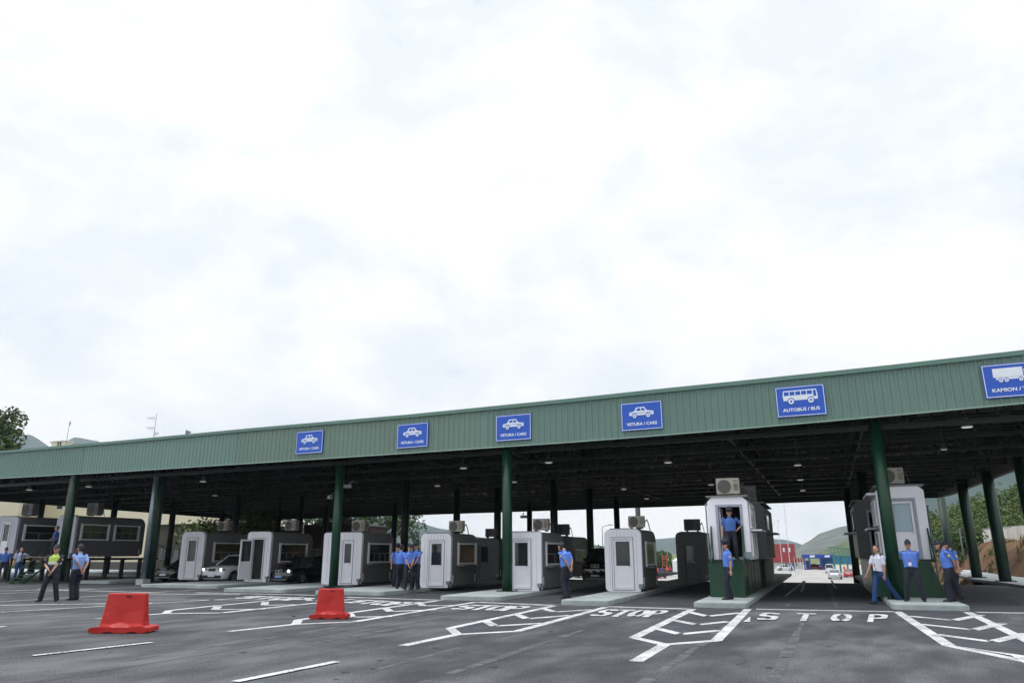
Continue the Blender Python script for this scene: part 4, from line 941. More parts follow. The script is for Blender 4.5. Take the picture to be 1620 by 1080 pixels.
def small_person(loc, rz, label, c1, c2, extra=None, group='far-off people beyond the canopy'):
    t = thing('person', loc, rz, label, 'person', group)
    bm = B(); hd = Vector((0, 0, 1.64))
    limb(bm, [((0, 0, .92), .13, .1), ((0, 0, 1.2), .13, .1), ((0, 0, 1.42), .16, .09), ((0, 0, 1.5), .06, .06)], (1, 0, 0)); limb(bm, [((0, 0, 1.48), .05, .05), (hd-Vector((0, 0, .05)), .07, .08), (hd+Vector((0, 0, .06)), .068, .08)], (1, 0, 0))
    for s in (-1, 1):
        limb(bm, [((s*.18, 0, 1.42), .05, .05), ((s*.24, .02, 1.15), .04, .04), ((s*.25, -.03, .9), .03, .03), ((s*.25, -.03, .8), .035, .02)]); limb(bm, [((s*.1, 0, .9), .08, .08), ((s*.11, 0, .5), .055, .055), ((s*.12, 0, .08), .04, .04), ((s*.12, -.1, .03), .04, .03)])
    mobj('body', to_obj(bm, .02), skin, t)
    bm = B(); limb(bm, [((0, 0, .98), .16, .12), ((0, 0, 1.2), .16, .125), ((0, 0, 1.42), .18, .11), ((0, 0, 1.49), .08, .08)], (1, 0, 0))
    for s in (-1, 1): limb(bm, [((s*.18, 0, 1.42), .06, .06), ((s*.23, .01, 1.2), .055, .055)])
    mobj('shirt', to_obj(bm, .022), c1, t)
    bm = B(); limb(bm, [((0, 0, .86), .14, .11), ((0, 0, .98), .155, .12)], (1, 0, 0))
    for s in (-1, 1): limb(bm, [((s*.1, 0, .9), .09, .09), ((s*.11, 0, .5), .07, .07), ((s*.12, 0, .1), .06, .06)])
    mobj('trousers', to_obj(bm, .022), c2, t)
    bm = B(); limb(bm, [(hd+Vector((0, .03, -.02)), .07, .06), (hd+Vector((0, .01, .08)), .07, .08)], (1, 0, 0)); mobj('hair', to_obj(bm, .02), hairm, t)
    return t
redc = mat('magenta_cloth', (.45, .03, .15), .8); bluec = mat('blue_cloth', (.03, .06, .35), .8)
for px, py, c1, c2, lb in ((1252.5, 903.5, shirt_l, bluec, 'far person in blue left of a second one, near the red building'), (1257.5, 903.5, bluec, trous_n, 'far dark-blue person on the forecourt near the red building'), (1337, 907.5, orange, orange, 'far worker in orange overalls beside the green gantry'),
                           (1047.5, 915, bluec, bluec, 'woman in blue with luggage seen right of the round-cornered booth'), (1040.5, 915, orange, trous_n, 'traveller in orange nearest to the round-cornered booth'), (1056, 911, orange, trous_n, 'far traveller in orange right of the woman in blue'), (1061, 911, redc, trous_n, 'far traveller in dark red beside the white ladder frame')):
    g = GS(px, py); small_person(g, hdg(g, 20), lb, c1, c2)

# luggage
def suitcase(px, py, mt, label, s=1):
    g = GS(px, py); t = thing('suitcase', g, .4, label, 'suitcase', 'luggage on the forecourt')
    obj('case_body', bx(-.25*s, .25*s, -.14*s, .14*s, .05, .72*s), mt, t, bevel=.04)
    bm = B(); bar(bm, (-.12, 0, .72*s), (-.12, 0, .98*s), .012, 5); bar(bm, (.12, 0, .72*s), (.12, 0, .98*s), .012, 5); bar(bm, (-.12, 0, .98*s), (.12, 0, .98*s), .016, 5); obj('handle', bm, acd, t)
    for sx in (-.2, .2): 
        bm = B(); bar(bm, (sx*s, -.1, .04), (sx*s, -.05, .04), .04, 8); obj('castor', bm, rubber, t)
suitcase(1043, 915, redc, 'crimson suitcase beside the woman in blue'); suitcase(1052, 915, acd, 'small dark suitcase right of the woman in blue', .85)

# ------------------------------------------------------------------ cars
def car(loc, rz, label, paintm, L_=4.4, Wd=1.8, H_=1.5, lights=None, style='suv', group='cars at the crossing', plate_blue=False, dark=False, rear=False):
    """nose towards -y; origin on the ground at the centre"""
    t = thing('car', loc, rz, label, 'car', group)
    hw = Wd/2; gc = .24 if style == 'suv' else .18; hood = H_*.62; n = 26
    def lerp(tab, s):
        for (a, va), (b, vb) in zip(tab, tab[1:]):
            if a <= s <= b: return va+(vb-va)*((s-a)/(b-a))
        return tab[-1][1]
    top = [(0, H_*.40), (.015, H_*.50), (.05, H_*.555), (.15, H_*.60), (.27, hood), (.5, hood*1.02), (.8, hood*1.05), (.93, hood*1.04), (.985, H_*.52), (1, H_*.42)]
    wid = [(0, .74), (.02, .86), (.07, .95), (.2, 1), (.8, 1), (.93, .95), (.98, .88), (1, .80)]
    bot = [(0, gc+.04), (.03, gc), (.95, gc), (1, gc+.08)]
    bm = B(); loops = []
    for i in range(n+1):
        s = i/n; s = s*s*(3-2*s)*.5+s*.5; y = -L_/2+L_*s; w = hw*lerp(wid, s); zt = lerp(top, s); zb_ = lerp(bot, s); zs = (zt*.55+zb_*.45)
        l = []
        half = [(w*.84, zb_), (w*.96, zb_+.06), (w, zs-.06), (w*.995, zs+.06), (w*.955, zt-.07), (w*.86, zt-.012), (w*.45, zt+.018), (0, zt+.022)]
        l = [(x, y, z) for x, z in half]+[(-x, y, z) for x, z in half[-2::-1]]
        loops.append(l)
    ring(bm, loops); body = obj('body', bm, paintm, t, True)
    # greenhouse
    y0, y1, y2, y3 = -L_*.24, -L_*.08, L_*.34, L_*.46
    if style == 'van': y0, y1, y2, y3 = -L_*.30, -L_*.18, L_*.44, L_*.48
    if style == 'sedan': y2, y3 = L_*.18, L_*.36
    zr = H_; zh = hood-.03; wt = hw*.70; wb = hw*.94
    bm = B(); ring(bm, [[(-wb, y0, zh), (wb, y0, zh), (wb, y3, zh), (-wb, y3, zh)], [(-wt, y1, zr-.06), (wt, y1, zr-.06), (wt, y2, zr-.06), (-wt, y2, zr-.06)]]); obj('glasshouse', bm, glass, t)
    bm = B(); ring(bm, [[(-wt-.02, y1-.04, zr-.07), (wt+.02, y1-.04, zr-.07), (wt+.02, y2+.05, zr-.07), (-wt-.02, y2+.05, zr-.07)], [(-wt+.02, y1+.05, zr-.02), (wt-.02, y1+.05, zr-.02), (wt-.02, y2-.02, zr-.02), (-wt+.02, y2-.02, zr-.02)], [(-wt+.15, y1+.25, zr), (wt-.15, y1+.25, zr), (wt-.15, y2-.2, zr), (-wt+.15, y2-.2, zr)]]); obj('roof', bm, paintm, t)
    ym = (y1+y2)/2
    for s in (-1, 1):
        for ya, yb, za, rr in ((y0, y1, zh+.01, .035), (y3, y2, zh, .05), (ym, ym, zh, .03)):
            bm = B(); bar(bm, (s*(wb+.004), ya, za), (s*(wt+.008), yb, zr-.06), rr, 6); obj('pillar', bm, paintm, t)
    # wheels
    R = .34 if style != 'sedan' else .31
    for sy in (-L_*.31, L_*.29):
        for s in (-1, 1):
            bm = B(); bar(bm, (s*(hw+.004), sy, R), (s*(hw-.12), sy, R), R*1.17, 28); obj('wheel_arch', bm, rubber, t)
            bm = B(); bar(bm, (s*(hw+.018), sy, R), (s*(hw-.2), sy, R), R, 28); wh = obj('wheel', bm, rubber, t)
            bm = B(); bar(bm, (s*(hw+.024), sy, R), (s*(hw), sy, R), R*.62, 20); rm = obj('rim', bm, galv, wh)
    f = -L_/2; mats_l = lights
    # nose: lamps, kidney grille, lower intake, plate
    zl = H_*.475
    for s in (-1, 1):
        bm = B(); prism(bm, [(s*hw*.46, zl-.035), (s*hw*.88, zl-.02), (s*hw*.93, zl+.075), (s*hw*.50, zl+.06)], 'y', f+.03, f+.16); h_ = obj('headlight', bm, acd if not lights else galv, t)
        if lights: 
            bm = B(); bar(bm, (s*hw*.72, f+.005, zl+.02), (s*hw*.72, f+.06, zl+.02), .075, 14); obj('lamp_lens', bm, lights, h_)
        bm = B(); prism(bm, rrect(min(s*.02, s*.25), max(s*.02, s*.25), zl-.07, zl+.075, .04, 3), 'y', f-.012, f+.10); k_ = obj('grille', bm, rubber, t)
        bm = B(); frame(bm, min(s*.01, s*.26), max(s*.01, s*.26), zl-.08, zl+.085, .018, f-.020, f-.0); obj('grille_surround', bm, chrome, k_)
        bm = B(); box(bm, *(sorted((s*hw*.98, s*(hw+.16)))), y0+.25, y0+.36, zh+.02, zh+.16); obj('mirror', bm, paintm, t, bevel=.02)
    bm = B(); prism(bm, [(-hw*.72, gc+.06), (hw*.72, gc+.06), (hw*.80, gc+.22), (-hw*.80, gc+.22)], 'y', f-.012, f+.12); obj('lower_intake', bm, rubber, t)
    bm = B(); box(bm, -hw*.6, hw*.6, f-.02, f+.08, gc-.0, gc+.045); obj('skid_plate', bm, galv, t)
    obj('licence_plate', bx(-.26, .26, f-.028, f-.014, gc+.14, gc+.25), mat('plate_white', (.6, .64, .75), .4) if not plate_blue else mat('plate_bluish', (.25, .42, .8), .4), t)
    for s in (-1, 1):
        bm = B(); prism(bm, [(s*hw*.62, zl), (s*hw*.90, zl), (s*hw*.92, zl+.14), (s*hw*.70, zl+.14)], 'y', L_/2-.10, L_/2+.004); obj('tail_light', bm, redl, t)
        bm = B(); box(bm, *(sorted((s*(hw-.004), s*(hw+.012)))), L_*.0, L_*.05, hood-.16, hood-.13); obj('door_handle', bm, chrome if not dark else acd, t)
    obj('rear_plate', bx(-.26, .26, L_/2-.05, L_/2+.012, zl-.05, zl+.06), mat('plate_white', (.6, .64, .75), .4), t)
    bm = B()
    for s in (-1, 1): bar(bm, (s*wt*.92, y1+.2, zr+.03), (s*wt*.92, y2-.1, zr+.03), .015, 5)
    obj('roof_rail', bm, galv, t)
    return t
cw = mat('white_car_paint', (.62, .66, .70), .25, var=.03, coat=.6); cb = mat('black_car_paint', (.006, .007, .010), .12, var=.1, coat=.8)
cs = mat('silver_car_paint', (.5, .53, .58), .25, .2, var=.03, coat=.5)
cr_ = mat('red_car_paint', (.35, .02, .03), .25, var=.03, coat=.5)
a, b = G(311, 918), G(352, 921)
def carat(px0, px1, py, depth, **k):
    a = G((px0+px1)/2, py); return a
p = G(331, 922.5); car((p.x+.2, p.y+2.1, 0), radians(0), 'white off-road car with lit headlights beside the leftmost ground booth', cw, 4.4, 1.95, 1.62, headl)
p = G(447, 924); car((p.x+.0, p.y+2.0, 0), radians(-2), 'black car with lit lamps right of the booth with the open door', cb, 4.6, 2.0, 1.5, headl, 'suv', plate_blue=True, dark=True)
p = D_(258, 910, 46); car((p.x, p.y+2.2, 0), radians(2), 'dark car with a faint lit lamp right of the galvanised pipe', cb, 4.6, 1.9, 1.5, None, 'suv', dark=True)
p = D_(951, 925, 45); car((p.x-.1, p.y+1.2, 0), LA, 'black van half hidden behind the round-cornered booth', cb, 4.8, 1.9, 1.95, None, 'van', dark=True)
for px, py, lb, pm, st, rz, hh, gr in ((1322, 915.5, 'silver car driving away beyond the bus lane', cs, 'sedan', 180, 1.42, 1), (1314, 906, 'white van ahead of the silver car in the bus lane', cw, 'van', 180, 1.9, 1), (1346, 913, 'pale red-tailed car by the plinth of the truck booths', cr_, 'sedan', 175, 1.4, 1),
                               (1242, 902, 'white parked car before the red building', cw, 'sedan', 110, 1.45, 1), (1290, 900.5, 'red car far off under the blue gantry', cr_, 'sedan', 100, 1.4, 1), (1300, 899.5, 'white car far off under the blue gantry', cw, 'sedan', 90, 1.4, 1), (925, 911, 'white car with red rear lamp seen right of the downward-looking officer', cw, 'van', 20, 1.8, 1)):
    g = GS(px, py); car(g, radians(rz), lb, pm, 4.3, 1.75, hh, None, st, 'cars beyond the canopy')

# ------------------------------------------------------------------ cameras on the columns
def cctv(px, py, c, label, rz):
    q = D_(px, py, c); t = thing('security_camera', q, rz, label, 'camera', 'security cameras under the canopy')
    obj('camera_body', bx(-.09, .09, -.3, .25, -.08, .08), mat('camera_grey', (.30, .31, .32), .4), t, bevel=.02)
    bm = B(); bar(bm, (0, -.31, 0), (0, -.29, 0), .06, 12); obj('lens', bm, glass, t)
    bm = B(); bar(bm, (0, .1, .08), (.25, .3, .25), .03, 6); obj('bracket', bm, galv, t)
cctv(522, 786, 37.6, 'small camera on the left side of the green column by the leftmost car sign', .9)
cctv(548, 769, 37.6, 'small camera on the right side of the green column by the leftmost car sign', -.8)
cctv(829, 817, 44, 'black camera seen against the sky right of the middle column', 1.2)

# ------------------------------------------------------------------ buildings behind, left
def wall_opening(t, x0, x1, z0, z1, y, name='window', mt=glass):
    f = B(); frame(f, x0, x1, z0, z1, .08, y-.05, y-.001); w_ = obj(name, f, whitef, t); obj('pane', bx(x0+.08, x1-.08, y-.03, y-.002, z0+.08, z1-.08), mt, w_)
cx1 = PR(333, 820, 100); YB = 74.0
bl = PY(0, 788, YB).x; br = PY(333, 820, YB).x
bt = thing('customs_building', ((bl+br)/2, YB, 0), 0, 'cream rendered building behind the left end of the canopy', 'building')
hwid = (br-bl)/2
obj('wall', bx(-hwid-26, hwid, 0, 14, .55, 11.4), cream, bt)
obj('plinth_wall', bx(-hwid-26, hwid+.02, -.05, 14, -2.5, .545), mat('dark_plinth', (.09, .09, .085), .9), bt)
obj('string_course', bx(-hwid-26, hwid+.03, -.09, 0, 1.15, 1.23), mat('cream_trim', (.5, .46, .34), .8), bt)
obj('roof', bx(-hwid-26.3, hwid+.3, -.3, 14.3, 11.401, 11.75), mat('pale_roof_edge', (.55, .55, .52), .8), bt)
for k in range(5):
    wall_opening(bt, -hwid+2+k*6.5, -hwid+3.6+k*6.5, 8.2, 9.6, -.001)
wall_opening(bt, hwid-7, hwid-5.6, 3.6, 5.2, -.001)
# the shed against its right end and the dark sheds behind the booths
def shed(px0, px1, pyt, Y, d, label, roofp=0, mt=None, colour=(.035, .03, .03)):
    a = PY(px0, pyt, Y); b = PY(px1, pyt, Y); h = (a.z+b.z)/2; w = b.x-a.x
    t = thing('shed', ((a.x+b.x)/2, Y, 0), 0, label, 'shed')
    m_ = mat('shed_'+label[:9].replace(' ', '_'), colour, .8, var=.15, scale=1)
    obj('wall', bx(-w/2, w/2, 0, d, -2, h-.1), m_, t)
    bm = B(); prism(bm, [(-w/2-.2, h-.099), (w/2+.2, h-.099), (w/2+.2, h+.02), (w*.1, h+.02+roofp), (-w/2-.2, h+.02)], 'y', -.3, d+.3); obj('roof', bm, mat('shed_roof', (.05, .045, .045), .7), t)
    bm = B(); frame(bm, -w*.3, -w*.1, 1.0, min(h-.3, 2.2), .06, -.05, -.001); w_ = obj('window', bm, grey, t); obj('pane', bx(-w*.3+.06, -w*.1-.06, -.03, -.002, 1.06, min(h-.36, 2.14)), glass, w_)
    obj('door', bx(w*.1, w*.25, -.04, -.001, 0, min(h-.3, 2.1)), dgrey, t)
    return t
shed(247, 302, 829, 66.3, 5, 'olive dark shed against the cream building', 0, colour=(.05, .048, .035))
shed(392, 440, 838, 67.5, 4, 'low curved brown shed roof between two booths', .5, colour=(.04, .03, .028))
shed(482, 560, 831, 68.5, 6, 'dark brown shed behind the wide booth', .4, colour=(.035, .022, .02))
# rooftop things above the fascia
def chimney(px0, px1, pyb, pyt, Y, label):
    a = PY(px0, pyb, Y); b = PY(px1, pyt, Y); w = b.x-a.x; z0 = 11.75; h = b.z-z0
    t = thing('roof_vent', (a.x+w/2, Y, z0), 0, label, 'roof vent')
    obj('vent_body', bx(-w*.42, w*.42, 0, 1.6, -.0, h-.16), mat('vent_cream', (.62, .6, .5), .8), t)
    obj('vent_cap', bx(-w*.52, w*.52, -.15, 1.8, h-.159, h), mat('vent_cap_grey', (.5, .5, .48), .8), t)
    bm = B()
    for k in (0.02, .2): box(bm, k*w, (k+.12)*w, -.02, -.001, h*.25, h-.2)
    obj('vent_slot', bm, mat('vent_brown', (.08, .05, .035), .8), t)
chimney(79, 102, 706, 696, YB+3, 'cream roof vent with brown slots rising behind the canopy edge')
def hiproof(px0, px1, pyb, pyt, R, label, mt, peak=.5, wallz=0):
    a = PR(px0, pyb, R); b = PR(px1, pyb, R); c = PR(px0+(px1-px0)*peak, pyt, R+3); d = Vector((-sin(YAW+.4), cos(YAW+.4), 0))*10
    t = thing('far_house', (0, 0, 0), 0, label, 'house')
    bm = B(); V = [bm.verts.new(v) for v in (a, b, b+d, a+d, c+d*.3, c+d*.6)]
    for f in ((0, 1, 4), (1, 2, 5, 4), (2, 3, 5), (3, 0, 4, 5), (3, 2, 1, 0)): bm.faces.new([V[i] for i in f])
    obj('roof', bm, mt, t)
    bm = B(); ring(bm, [[Vector((v.x, v.y, wallz)) for v in (a, b, b+d, a+d)], [v-Vector((0, 0, .02)) for v in (a.lerp(b, .02), b.lerp(a, .02), b+d, a+d)]]); obj('wall', bm, cream, t)
    return t
hiproof(-40, 46, 714, 701, 130, 'pale metal hip roof at the far left above the canopy', mat('pale_metal_roof', (.55, .58, .62), .4, .3), .45)
def mast(px, pyb, pyt, R, label, arms=(), r=.05, base=None):
    a = PR(px, pyb, R); b = PR(px, pyt, R); t = thing('antenna_mast', (a.x, a.y, 0), 0, label, 'antenna')
    bm = B(); z0 = base if base is not None else a.z-.5; bar(bm, (0, 0, z0), (0, 0, b.z), r, 6, r*.5); obj('mast_pole', bm, galv, t)
    for (f, l, s) in arms:
        z = a.z+(b.z-a.z)*f; bm = B(); dr = cR*l*s; bar(bm, (0, 0, z), (dr.x, dr.y, z+.1), r*.5, 5)
        for k in range(1, 5): c = dr*(k/4.5); bar(bm, (c.x, c.y, z-.3+.05*k), (c.x, c.y, z+.3-.05*k), r*.35, 4)
        obj('aerial', bm, galv, t)
mast(243, 692, 653, 88, 'tall antenna with two side aerials rising over the canopy', ((.78, 1.0, -1), (.38, .9, -1), (.15, .5, 1)), .05, 11.7)
mast(104, 706, 665, 88, 'thin whip antenna beside the roof vent', ((.9, .15, 1),), .035, 11.7)
mast(294, 688, 680, 86, 'short stub antenna low over the canopy edge', ((.5, .5, 1),), .12, 7)
# street lamps beyond
def streetlamp(px, pyb, pyt, R, label, s=1):
    a = PR(px, pyb, R); b = PR(px, pyt, R); t = thing('street_lamp', (a.x, a.y, gz(a.y)), 0, label, 'street lamp', 'street lamps beyond the canopy'); h = b.z-gz(a.y)
    bm = B(); bar(bm, (0, 0, 0), (0, 0, h), .09, 8, .05); bar(bm, (0, 0, h), (s*1.0, 0, h+.25), .04, 6); obj('pole', bm, galv, t)
    bm = B(); box(bm, min(s*.9, s*1.6), max(s*.9, s*1.6), -.12, .12, h+.2, h+.32); obj('lamp_head', bm, galv, t, bevel=.03)
streetlamp(954.5, 890, 833, 110, 'street lamp standing right of a canopy column')
streetlamp(597, 880, 819, 100, 'street lamp in front of the dark trees at the left')

# ------------------------------------------------------------------ far structures through the bus lane
g = GS(1232, 899); YD = g.y
a = PY(1232, 860, YD); b = PY(1255.5, 860, YD); c = PY(1268, 882, YD)
t = thing('red_building', (a.x, YD, 0), 0, 'red building with white emblems far beyond the bus lane', 'building')
mred = mat('red_render', (.30, .045, .05), .8, var=.06); z0 = gz(YD)
obj('wall', bx(-4, b.x-a.x, 0, 2.5, PY(1240, 889, YD).z+.002, a.z), mred, t); 
obj('annex', bx(b.x-a.x+.01, c.x-a.x, .5, 2.4, PY(1240, 889, YD).z+.002, c.z), mred, t)
obj('ground_storey', bx(-4, c.x-a.x-.05, .3, 2.4, z0-.2, PY(1240, 889, YD).z), mat('pale_ground_storey', (.45, .46, .45), .8), t)
bm = B()
for k in range(5): box(bm, .2+k*.95, .7+k*.95, .25, .299, z0+.8, PY(1240, 889, YD).z-.2)
obj('window', bm, glass, t)
for k, px in enumerate((1240, 1249)):
    e_ = PY(px, 869, YD); bm = B(); X = e_.x-a.x; Z = e_.z
    prism(bm, [(X-.35, Z-.55), (X+.35, Z-.55), (X+.12, Z-.2), (X+.3, Z+.25), (X, Z+.6), (X-.3, Z+.25), (X-.12, Z-.2)], 'y', -.06, -.002); obj('emblem', bm, sign_w, t)
# blue gantry
g = GS(1293, 901); YG = g.y; a = PY(1268, 876.5, YG); b = PY(1319, 882.5, YG); z0 = gz(YG)
t = thing('blue_gantry', (a.x, YG, 0), 0, 'blue lane gantry far beyond the bus lane', 'gantry'); w = b.x-a.x
bluem = mat('gantry_blue', (.015, .05, .30), .5, var=.08)
obj('fascia', bx(0, w, 0, 9, b.z, a.z), bluem, t)
for k, x in enumerate((.3, w*.2, w*.55, w-.4)):
    obj('post', bx(x, x+.35, .3, .65, z0-.2, b.z-.002), bluem, t)
obj('rear_wall', bx(w*.5, w*.95, 8, 8.4, z0-.2, b.z-.002), mat('gantry_bright_blue', (.05, .22, .45), .5), t)
obj('side_booth', bx(.7, w*.17, 1, 4, z0-.2, b.z-.6), mat('gantry_navy', (.02, .04, .14), .5), t)
bm = B()
for x in (w*.25, w*.72): prism(bm, [(x, b.z+.25), (x+1.2, b.z+.25), (x+1.3, a.z-.2), (x+.1, a.z-.2)], 'y', -.03, -.002)
obj('emblem', bm, sign_w, t)
# green lattice gantry
g = GS(1332, 905); Yg = g.y; z0 = gz(Yg)
t = thing('green_gantry', (PY(1314, 866, Yg).x, Yg, 0), 0, 'green steel gantry frame left of the truck booths, far off', 'gantry')
w = PY(1349, 866, Yg).x-PY(1314, 866, Yg).x; zt = PY(1316, 866, Yg).z; zm = PY(1316, 879, Yg).z
bm = B()
bar(bm, (-.6, 0, zt+.2), (w, 0, zt-.5), .14, 4); bar(bm, (0, 0, zm), (w, 0, zm), .12, 4); bar(bm, (0, 3, zm), (w, 3, zm), .12, 4)
for k in range(7):
    x = w*k/6; bar(bm, (x, 0, zm), (x, 0, zt), .08, 4); bar(bm, (x, 0, zm), (min(w, x+w/6), 0, zt-.3), .06, 4)
obj('truss', bm, green_l, t)
for x in (.3, w*.33, w*.66, w-.2):
    bm = B(); bar(bm, (x, 0, z0-.2), (x, 0, zm), .13, 6); bar(bm, (x, 3, z0-.2), (x, 3, zm), .13, 6)
    for k in range(4): bar(bm, (x, 0, z0+k*.9), (x, 3, z0+k*.9+.9), .05, 4)
    obj('leg', bm, green_l, t)
obj('cladding', bx(w*.1, w*.95, 3.1, 3.3, (z0+zm)/2, zm-.1), mat('gantry_bright_blue', (.05, .22, .45), .5), t)
# flagpoles
fp0 = None
for px, pyb, pyt, R, lb in ((1250.5, 900, 790, 150, 'tallest flagpole, its top high above the red building'), (1238, 900, 822, 150, 'flagpole left of the tallest one'), (1258, 898, 880, 160, 'short white pole right of the red building'), (1262.5, 898, 878, 165, 'second short white pole right of the red building'), (1267, 898, 879, 165, 'short white pole nearest to the blue gantry')):
    a = PR(px, pyb, R); b = PR(px, pyt, R); t = thing('flagpole', (a.x, a.y, gz(a.y)-.1), 0, lb, 'flagpole', 'poles beyond the bus lane')
    bm = B(); bar(bm, (0, 0, 0), (0, 0, b.z-gz(a.y)), .07, 8, .04); obj('pole', bm, reflm, t); bm = B(); bmesh.ops.create_icosphere(bm, subdivisions=1, radius=.12, matrix=Matrix.Translation((0, 0, b.z-gz(a.y)))); obj('finial', bm, galv, t)
# white ladder frame and tent by the travellers
g = GS(1065, 912); t = thing('tent', g, .2, 'white tent with a red framed ladder stand left of the dark rear booth', 'tent')
zt = 3.4
bm = B(); ring(bm, [[(0, 0, 0), (5, 0, 0), (5, 4, 0), (0, 4, 0)], [(0, 0, 2.6), (5, 0, 2.6), (5, 4, 2.6), (0, 4, 2.6)], [(1.2, 1.8, zt), (3.8, 1.8, zt), (3.8, 2.2, zt), (1.2, 2.2, zt)]]); obj('tent_cover', bm, mat('white_canvas', (.75, .76, .76), .8), t)
bm = B()
for x in (-1.6, -.9): bar(bm, (x, -.3, 0), (x, -.3, 3.6), .05, 5)
for k in range(7): bar(bm, (-1.6, -.3, .5*k+.3), (-.9, -.3, .5*k+.3), .04, 5)
obj('ladder_frame', bm, mat('red_tube', (.5, .08, .06), .5), t)

# ------------------------------------------------------------------ vegetation
leaf_d = mat('dark_leaves', (.030, .062, .018), .8, var=.45, scale=1.2); leaf_m = mat('green_leaves', (.065, .115, .028), .8, var=.45, scale=1.0); leaf_y = mat('yellow_green_leaves', (.12, .16, .035), .8, var=.4, scale=1.0); bark = mat('bark', (.08, .06, .045), .9, var=.3, scale=4)
def crown_mesh(blobs, n, leaf, rnd, mats=(leaf_m,), squash=.8):
    bm = B()
    for k in range(n):
        c, r = rnd.choice(blobs); c = Vector(c)
        d = Vector((rnd.gauss(0, 1), rnd.gauss(0, 1), rnd.gauss(0, 1))).normalized(); p = c+Vector((d.x, d.y, d.z*squash))*r*(rnd.random()**.35)
        if noise.noise(p*1.3/max(r, .1)+Vector((7, 3, 1))) < -.12: continue
        a = Vector((rnd.gauss(0, 1), rnd.gauss(0, 1), rnd.gauss(0, 1))).normalized(); b_ = a.cross(Vector((rnd.gauss(0, 1), rnd.gauss(0, 1), rnd.gauss(0, 1)))).normalized(); s = leaf*(.6+.8*rnd.random())
        f = bm.faces.new([bm.verts.new(p+q) for q in (a*s, b_*s*.55, -a*s, -b_*s*.55)]); f.material_index = rnd.randrange(len(mats))
    return bm
def tree(loc, h, w, label, mats=(leaf_d, leaf_m), n=3500, leaf=.16, seed=1, trunk=.32, slim=False, group='trees beyond the canopy', cat='tree', name='tree'):
    rnd = random.Random(seed); t = thing(name, loc, rnd.random()*6, label, cat, group)
    bm = B(); top = h*.55 if not slim else h*.8
    bar(bm, (0, 0, -.3), (w*.03, 0, top*.6), h*.028, 8, h*.018); bar(bm, (w*.03, 0, top*.6), (0, w*.03, top*1.25), h*.018, 7, h*.006)
    blobs = []
    if slim:
        for k in range(9): z = h*(.12+.82*k/8); blobs.append(((rnd.uniform(-.1, .1)*w, rnd.uniform(-.1, .1)*w, z), w*.5*sin(pi*(.12+.80*(1-k/9)))))
    else:
        for k in range(13):
            an = rnd.random()*6.28; rr = w*.36*sqrt(rnd.random()); z = h*(trunk+(.92-trunk)*rnd.random()); q = 1-abs((z/h-.6))*.9
            c = (rr*cos(an)*q*1.1, rr*sin(an)*q*1.1, z); blobs.append((c, w*(.14+.12*rnd.random())))
            bar(bm, (0, 0, top*(.35+.5*rnd.random())), c, h*.010, 5, h*.003)
    obj('trunk', bm, bark, t); obj('crown', crown_mesh(blobs, n, leaf, rnd, mats), list(mats), t)
    return t
def ttop(px, pyt, R, w, label, seed, z0=None, **k):
    b = PR(px, pyt, R); z0 = gz(b.y); return tree((b.x, b.y, z0), b.z-z0, w, label, seed=seed, **k)
ttop(-6, 636, 84, 7.5, 'broad green tree rising above the left end of the canopy', 11, n=9000, leaf=.20, trunk=.5)
ttop(352, 800, 92, 9, 'light green tree right of the cream building', 3, mats=(leaf_m, leaf_y), n=5000, leaf=.2, trunk=.15)
ttop(388, 812, 88, 6.5, 'small light tree seen between two dark columns at the left', 4, mats=(leaf_m, leaf_y), n=3500, leaf=.16, trunk=.2)
ttop(430, 795, 98, 10, 'olive tree behind the booth with the open door', 5, mats=(leaf_m, leaf_d), n=5000, leaf=.22, trunk=.1)
ttop(467, 800, 105, 9, 'dull green tree behind the low brown shed roof', 6, mats=(leaf_m, leaf_d), n=4000, leaf=.22, trunk=.1)
ttop(520, 806, 100, 6, 'green tree partly behind the green column', 8, n=3000, leaf=.2, trunk=.1)
ttop(563, 795, 92, 9, 'dark broad tree left of the far street lamp', 12, n=5500, leaf=.2, trunk=.1)
ttop(612, 800, 95, 9, 'dark broad tree right of the far street lamp', 13, n=5500, leaf=.2, trunk=.1)
ttop(655, 842, 108, 2.4, 'slim dark cypress against the blue hill', 14, slim=True, n=2200, leaf=.14, mats=(leaf_d,))
ttop(672, 858, 112, 6, 'low pale tree right of the cypress', 15, n=2200, leaf=.2, mats=(leaf_m, leaf_y), trunk=.05)
ttop(932, 866, 120, 8, 'dark tree behind the column right of the downward-looking officer', 16, z0=-1.5, n=4000, leaf=.2, trunk=.02)
ttop(960, 872, 125, 7, 'low dark tree left of the round-cornered booth', 17, z0=-1.6, n=2500, leaf=.2, trunk=.02)
ttop(1046, 873, 150, 8, 'dark tree just right of the round-cornered booth', 18, z0=-2.4, n=3000, leaf=.22, trunk=.02)
ttop(1056, 878, 152, 8, 'lower dark tree left of the white tent', 19, z0=-2.4, n=3000, leaf=.22, trunk=.02)
